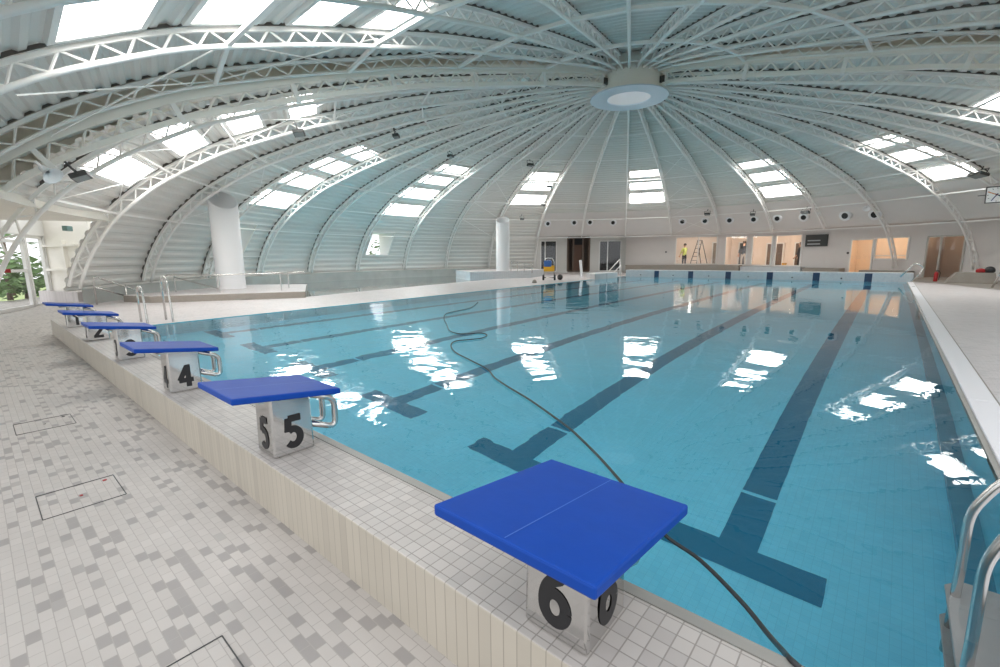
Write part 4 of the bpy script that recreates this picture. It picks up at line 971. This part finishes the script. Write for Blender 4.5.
p = at_z(534.5, 283, .012); bm = B(); lathe(bm, [(.12, 0), (.1, .1), (.04, .16), (.001, .17)], 14, p); tag(obj('floor_inlet', bm, M['stone'], smooth=True), 'small grey cap on the deck left of the trolley', 'cap')

# ------------------------------------------------------------------ floodlights, loudspeakers, clock
FL = [((395, 132), 'above the strip right of the near column, high on a truss', .3), ((450, 153), 'left of the far skylight strip, on the truss above it', .28), ((530, 162), 'above the three skylights over the far dark doors', .3), ((549, 184), 'beside the middle skylight over the far dark doors', .28), ((543, 203), 'beside the lowest skylight over the far dark doors', .28),
      ((522, 217), 'above the slanted top of the far column', .24), ((707.5, 212), 'at a truss foot above the worker window', .3), ((753, 212.5), 'at a truss foot left of the lit windows strip', .24), ((806, 210), 'under the skylight strip over the lit windows', .38), ((985, 170.5), 'at the right end of the lowest skylight near the clock', .5), ((74, 170), 'on the truss left of the skylights over the garden door', .4), ((297, 128), 'beside the top skylight of the strip over the garden door', .42)]
for (x, y), wh, sz in FL:
    k, s = hit_dome(x, y); kr = round(k) if abs(k-round(k)) < .3 else k; c = on_dome(k, s, -.02); n = -dome_normal(k, s); td = tdir(k); fw = (td.cross(n)).normalized()
    t = thing('floodlight', 'dark grey floodlight %s' % wh, 'floodlight', c, 0, 'roof floodlights')
    z_ = (n*.8+Vector((-c.x, -c.y, 0)).normalized()*.1+Vector((0, 0, -.6))).normalized(); R3 = align(z_, td); ex, ey, ez = [R3.col[i] for i in range(3)]
    c0 = c+n*.12
    bm = B(); frame_box(bm, c0, ex, ey, ez, (-sz*.5, -sz*.36, -.05), (sz*.5, sz*.36, .05)); obj('housing', bm, M['grey_dark'], t, bevel=.01)
    bm = B(); frame_box(bm, c0, ex, ey, ez, (-sz*.43, -sz*.29, .05), (sz*.43, sz*.29, .056)); obj('lens', bm, M['lampglass'], t)
    bm = B(); sweep(bm, [c0+ex*sz*.55, c0+ex*sz*.55-n*.2, c0-ex*sz*.55-n*.2, c0-ex*sz*.55], .014, 6); bar(bm, c0-n*.2, c0-n*.34, .02); obj('bracket', bm, M['grey_dark'], t)
for (x, y), wh in (((44, 169), 'on the truss at the left edge above the garden door'), ((868, 206), 'at the truss foot above the peach lit door')):
    k, s = hit_dome(x, y); c = on_dome(k, s, -.05); n = -dome_normal(k, s); t = thing('loudspeaker', 'white horn loudspeaker %s' % wh, 'loudspeaker', c, 0, 'white loudspeakers')
    R3 = align((n+Vector((-c.x, -c.y, 0)).normalized()*.7).normalized()); bm = B(); lathe(bm, [(.05, -.12), (.07, 0), (.15, .14), (.16, .14), (.13, .12), (.03, .02)], 18, c, R3, close=True); obj('horn', bm, M['white'], t, smooth=True)
    bm = B(); bar(bm, c, c-n*.2, .025); obj('bracket', bm, M['white'], t)
# small exit lamp over the garden door
k, s = hit_dome(72, 231); c = on_dome(k, s, .1); bm = B(); frame_box(bm, c, tdir(k), rdir(k), Vector((0, 0, 1)), (-.14, -.05, -.06), (.14, .05, .06)); tag(obj('emergency_lamp', bm, mat('green_grey_lamp', srgb(120, 150, 145), .4), bevel=.01), 'small green grey emergency lamp over the garden door', 'lamp')
# clock
pc = at_cyl(997, 194.5, 13.6); k = k_of(pc); nrm = Vector((-pc.x*1.5, -pc.y*.7, -3.0)).normalized()
R3 = align(nrm, (0, 0, 1)); up_, lf_ = R3.col[0], R3.col[1]
t = thing('wall_clock', 'square white pace clock with blue and orange hands hung at the right picture edge', 'clock', pc)
hsz = .30
bm = B(); frame_box(bm, pc, up_, lf_, nrm, (-hsz, -hsz, -.06), (hsz, hsz, -.001)); obj('case', bm, M['grey_dark'], t, bevel=.01)
bm = B(); frame_box(bm, pc, up_, lf_, nrm, (-hsz*.88, -hsz*.88, 0), (hsz*.88, hsz*.88, .006)); obj('face', bm, M['wire'], t)
for ang, ln, mm, nm in ((2.6, .24, 'hand_blue', 'minute_hand'), (-2.2, .2, 'hand_blue', 'hour_hand'), (1.1, .27, 'hand_orange', 'second_hand'), (4.25, .27, 'grey_dark', 'second_hand')):
    bm = B(); d_ = up_*math.cos(ang)+lf_*math.sin(ang); q_ = nrm.cross(d_); frame_box(bm, pc, d_, q_, nrm, (-.05, -.014, .008), (ln, .014, .012)); obj(nm, bm, M[mm], t)
for j in range(12):
    bm = B(); a_ = 2*PI*j/12; d_ = up_*math.cos(a_)+lf_*math.sin(a_); q_ = nrm.cross(d_); frame_box(bm, pc, d_, q_, nrm, (.21, -.008, .007), (.25, .008, .009)); obj('hour_mark', bm, M['black'], t)
bm = B(); bar(bm, pc-nrm*.05, pc-nrm*.05+Vector((.0, .9, .1)), .02); bar(bm, pc-nrm*.05+lf_*.3, pc-nrm*.05+lf_*.5, .015); obj('bracket', bm, M['grey_dark'], t)

# ------------------------------------------------------------------ access hatches in the near floor
for cs, lab in (([(36, 498), (113, 475), (125, 492), (44, 520)], 'outlined access hatch in the tiled floor left of block 5'), ([(16, 435), (15, 427), (70, 414), (76, 423)], 'faint outlined access hatch in the tiled floor farther left')):
    P = [at_z(x, y, ZD) for x, y in cs]; x0, x1 = min(p.x for p in P), max(p.x for p in P); y0, y1 = min(p.y for p in P), max(p.y for p in P)
    t = thing('floor_hatch', lab, 'floor hatch', ((x0+x1)/2, (y0+y1)/2, ZD), 0, 'tiled floor hatches')
    bm = B(); zt = ZD+.0015
    for a, b in (((x0, y0), (x1, y0)), ((x1, y0), (x1, y1)), ((x1, y1), (x0, y1)), ((x0, y1), (x0, y0))):
        cx_, cy_ = (a[0]+b[0])/2, (a[1]+b[1])/2; box(bm, (cx_, cy_, zt), (max(.004, abs(a[0]-b[0])), max(.004, abs(a[1]-b[1])), .003))
    obj('edge_profile', bm, M['grey_dark'], t)
    bm = B(); box(bm, (x0+.05, y1-.05, zt), (.02, .02, .003)); box(bm, ((x0+x1)/2, (y0+y1)/2, zt), (.015, .015, .003)); obj('lifting_keyhole', bm, M['red'] if 'left of block 5' in lab else M['grey_dark'], t)
t = thing('floor_hatch', 'outlined access hatch at the bottom edge of the picture', 'floor hatch', (-1.75, .25, ZD), 0, 'tiled floor hatches')
bm = B(); x1, y1 = -1.55, .44; q = at_z(222, 636, ZD); x0 = q.x-.25; 
q2 = at_z(245, 667, ZD); x0 = q.x; y1 = q.y; x1 = x0+.36; y0 = y1-.36
for a, b in (((x0, y0), (x1, y0)), ((x1, y0), (x1, y1)), ((x1, y1), (x0, y1)), ((x0, y1), (x0, y0))):
    box(bm, ((a[0]+b[0])/2, (a[1]+b[1])/2, ZD+.0015), (max(.004, abs(a[0]-b[0])), max(.004, abs(a[1]-b[1])), .003))
obj('edge_profile', bm, M['grey_dark'], t)

# ------------------------------------------------------------------ garden door annex at the left
p0 = Vector((-18.57, .63, 0)); p1 = Vector((-20.85, 1.74, 0)); dv = (p1-p0).normalized(); nv = Vector((dv.y, -dv.x, 0))
pn = (nv.x, nv.y, 0)
def on_door(x, y): return at_plane(x, y, (p0.x, p0.y, 0), pn)
def door_leaf(name, xs_top, xs_bot, ytop, ybot, rails_):
    """one glazed leaf between two stiles given by their pixel columns at head and foot"""
    bm = B(); quads = []
    a = on_door(xs_bot[0], ybot[0]); b = on_door(xs_bot[1], ybot[1]); u0, u1 = (a-p0).dot(dv), (b-p0).dot(dv); zt = on_door(xs_top[1], ytop).z
    def fb(ua, ub, za, zb, d0=-.04, d1=.04): frame_box(bm, p0, dv, nv, Vector((0, 0, 1)), (ua, d0, za), (ub, d1, zb))
    w = .09; lo, hi = min(u0, u1), max(u0, u1)
    fb(lo, lo+w, -.12, zt); fb(hi-w, hi, -.12, zt); fb(lo, hi, -.12, -.02); fb(lo, hi, zt-.09, zt)
    for rz_ in rails_: fb(lo, hi, rz_-.04, rz_+.04)
    f = structure(name, bm, M['frame_white']); bm = B(); q = lambda u, z: p0+dv*u+Vector((0, 0, z))
    quad(bm, q(lo+w, -.02), q(hi-w, -.02), q(hi-w, zt-.09), q(lo+w, zt-.09)); obj('pane', bm, M['glass'], f)
    bm = B(); frame_box(bm, p0+dv*(hi-w/2), dv, nv, Vector((0, 0, 1)), (-.02, .04, .85), (.02, .1, 1.1)); obj('handle', bm, M['frame_white'], f)
    return lo, hi, zt
l1 = door_leaf('door_7', (-40, 19), (-60, 34), 240, (322, 306.5), (1.0,))
l2 = door_leaf('door_8', (22, 37), (35, 52), 236, (306.2, 303.5), ())
ZT = l2[2]
bm = B(); q = lambda u, z: p0+dv*u+Vector((0, 0, z))
frame_box(bm, p0, dv, nv, Vector((0, 0, 1)), (-4, -.1, ZT), (l2[1]+.2, .1, ZT+.9)); frame_box(bm, p0, dv, nv, Vector((0, 0, 1)), (l2[1], -.08, -.12), (l2[1]+.18, .08, ZT+.1))
frame_box(bm, p0, dv, nv, Vector((0, 0, 1)), (l1[1], -.06, -.12), (l2[0], .06, ZT))
structure('wall_left', bm, M['frame_white'])
# cream side wall between garden door and dome foot
s0_ = q(l2[1]+.1, 0); s1_ = pol(-10.62, 17.3, 0); bm = B(); ex = (s1_-s0_); L = ex.length; ex.normalize(); ny = Vector((-ex.y, ex.x, 0))
frame_box(bm, s0_, ex, ny, Vector((0, 0, 1)), (0, 0, .25), (L, .1, 3.0)); structure('wall_left', bm, M['cream'])
bm = B(); frame_box(bm, s0_, ex, ny, Vector((0, 0, 1)), (-.1, -.28, -.12), (L-.5, 0, .33)); structure('trim_10', bm, M['floor_pale'])
bm = B()
for z in (1.0, 1.75): frame_box(bm, s0_, ex, ny, Vector((0, 0, 1)), (.1, -.12, z-.035), (L*.75, 0, z+.035))
frame_box(bm, s0_, ex, ny, Vector((0, 0, 1)), (L*.42, -.1, .33), (L*.5, 0, 1.9))
structure('trim_11', bm, M['cream'])
bm = B(); nn = 14; rows = []
for r, z in ((prof(s_of_r(15.9), .36)), (prof(s_of_r(15.95), .1)), (19.8, prof(s_of_r(15.95), .1)[1]+.05)): rows.append([bm.verts.new(pol(-13.6+2.7*i/nn, r, z)) for i in range(nn+1)])
for a, b in zip(rows[:-1], rows[1:]):
    for i in range(nn): bm.faces.new((a[i], a[i+1], b[i+1], b[i]))
structure('ceiling', bm, M['cream'])
# red spot at the door edge: fire alarm
p = on_door(1.5, 271); bm = B(); box(bm, p+Vector((.1, .1, 0)), (.14, .14, .1)); tag(obj('alarm_button', bm, M['red'], bevel=.01), 'small red alarm box on the garden door frame at the left picture edge', 'alarm box')
# low windows of the shell
for wi, kb in ((6, -9), (7, -6)):
    w_ = WIN[kb]; s0, s1 = s_of_r(w_[0]), s_of_r(w_[1])
    def P(s, u, n, kb=kb): return on_dome(kb, s, n).lerp(on_dome(kb+1, s, n), u)
    bm = B()
    r_out = 17.55
    cs = [P(s0, w_[2], DECK_N), P(s0, w_[3], DECK_N), P(s1, w_[3], DECK_N), P(s1, w_[2], DECK_N)]
    m_ = rdir(kb+.4); out = []
    for c_ in cs:
        dd = (c_-DC).dot(m_); out.append(c_+m_*(17.75-dd))
    out[0].z -= .05; out[1].z -= .05; out[2].z -= .02; out[3].z -= .02
    for j in range(4): quad(bm, cs[j], cs[(j+1) % 4], out[(j+1) % 4], out[j])
    f = structure('window_%d' % wi, bm, M['white'])
    bm = B()
    for j in range(4): bar(bm, cs[j]-dome_normal(kb+.4, s0)*.02, cs[(j+1) % 4]-dome_normal(kb+.4, s0)*.02, .035, 4)
    bar(bm, P(s0-.08, 0.02, .3), P(s0-.08, .98, .3), .025, 4); bar(bm, P(s1+.05, .02, .3), P(s1+.05, .98, .3), .025, 4)
    obj('window_frame', bm, M['steel_white'], f)
    bm = B(); quad(bm, *[o_-m_*.05 for o_ in out]); obj('pane', bm, M['glass'], f)

# ------------------------------------------------------------------ outdoors
bm = B()
flat_ = [(-90, -60), (60, -60), (60, 90), (-90, 90)]
hole_ = None
quad(bm, (-120, -60, -1.9), (60, -60, -1.9), (60, 110, -1.9), (-120, 110, -1.9)); structure('ground', bm, M['grass'])
bm = B(); a = q(-5, 0); b = q(l2[1]+1.5, 0); o_ = nv*-1 if (a+nv*-1-DC).length > (a-DC).length else nv
quad(bm, a+Vector((0, 0, -.13)), b+Vector((0, 0, -.13)), b+o_*9+Vector((0, 0, -.13)), a+o_*9+Vector((0, 0, -.13))); structure('path', bm, M['paving'])
bm = B(); quad(bm, a+o_*9+Vector((0, 0, -.14)), b+o_*9+Vector((0, 0, -.14)), b+o_*30+Vector((0, 0, .4)), a+o_*30+Vector((0, 0, .4))); structure('lawn', bm, M['grass'])
def shrub(c, r, h, seed, label, cat='shrub', name='garden_shrub'):
    rng = random.Random(seed); bm = B()
    for i in range(260):
        u = rng.uniform(-1, 1); a_ = rng.uniform(0, 2*PI); q_ = math.sqrt(1-u*u); rr = rng.uniform(.55, 1)
        p = Vector((math.cos(a_)*q_*r*rr, math.sin(a_)*q_*r*rr, h*.5+u*h*.5*rr))+Vector(c)
        s = rng.uniform(.10, .24)*max(.8, r*.6); R3 = Matrix.Rotation(rng.uniform(0, 6.3), 3, 'Z') @ Matrix.Rotation(rng.uniform(-1.2, 1.2), 3, 'X')
        vs_ = [bm.verts.new(p+R3 @ Vector(v)*s) for v in ((-1, 0, 0), (0, -.55, .1), (1, 0, 0), (0, .55, .1))]; bm.faces.new(vs_)
    o = thing(name, label, cat, c); obj('leaves', bm, M['leaf'], o)
    bm = B(); sweep(bm, [Vector(c), Vector(c)+Vector((.05, 0, h*.5))], [.09, .04], 7); obj('stem', bm, M['wood'], o)
def beyond(x, dist):
    d = sight(x, 265); h = math.hypot(d[0], d[1]); return Vector((d[0]/h*dist, d[1]/h*dist, -.1))
shrub(beyond(8, 27), 2.3, 5.2, 2, 'tall dark green tree behind the shrubs outside the garden door', 'tree', 'garden_tree')
shrub(beyond(22, 24.5), .8, 1.3, 1, 'small rounded green shrub outside the garden door')
shrub(beyond(4, 24), 1.0, 1.8, 3, 'leafy green shrub outside the garden door at the picture edge')
shrub((-31.5, 22.6, -1.9), 1.9, 5.4, 4, 'green tree outside the low window between the columns', 'tree', 'garden_tree')

# ------------------------------------------------------------------ world and render look
wd = bpy.data.worlds.new('overcast_sky'); bpy.context.scene.world = wd; wd.use_nodes = True
bg = wd.node_tree.nodes['Background']; bg.inputs['Color'].default_value = (.95, .97, 1.0, 1); bg.inputs['Strength'].default_value = 1.5
sc = bpy.context.scene
sc.view_settings.view_transform = 'Standard'; sc.view_settings.look = 'None'; sc.view_settings.exposure = 0.13; sc.view_settings.gamma = 1.0
sc.cycles.use_denoising = True
sc.cycles.max_bounces = 10; sc.cycles.diffuse_bounces = 5; sc.cycles.glossy_bounces = 4; sc.cycles.transmission_bounces = 6; sc.cycles.transparent_max_bounces = 8
sc.cycles.sample_clamp_indirect = 12.0
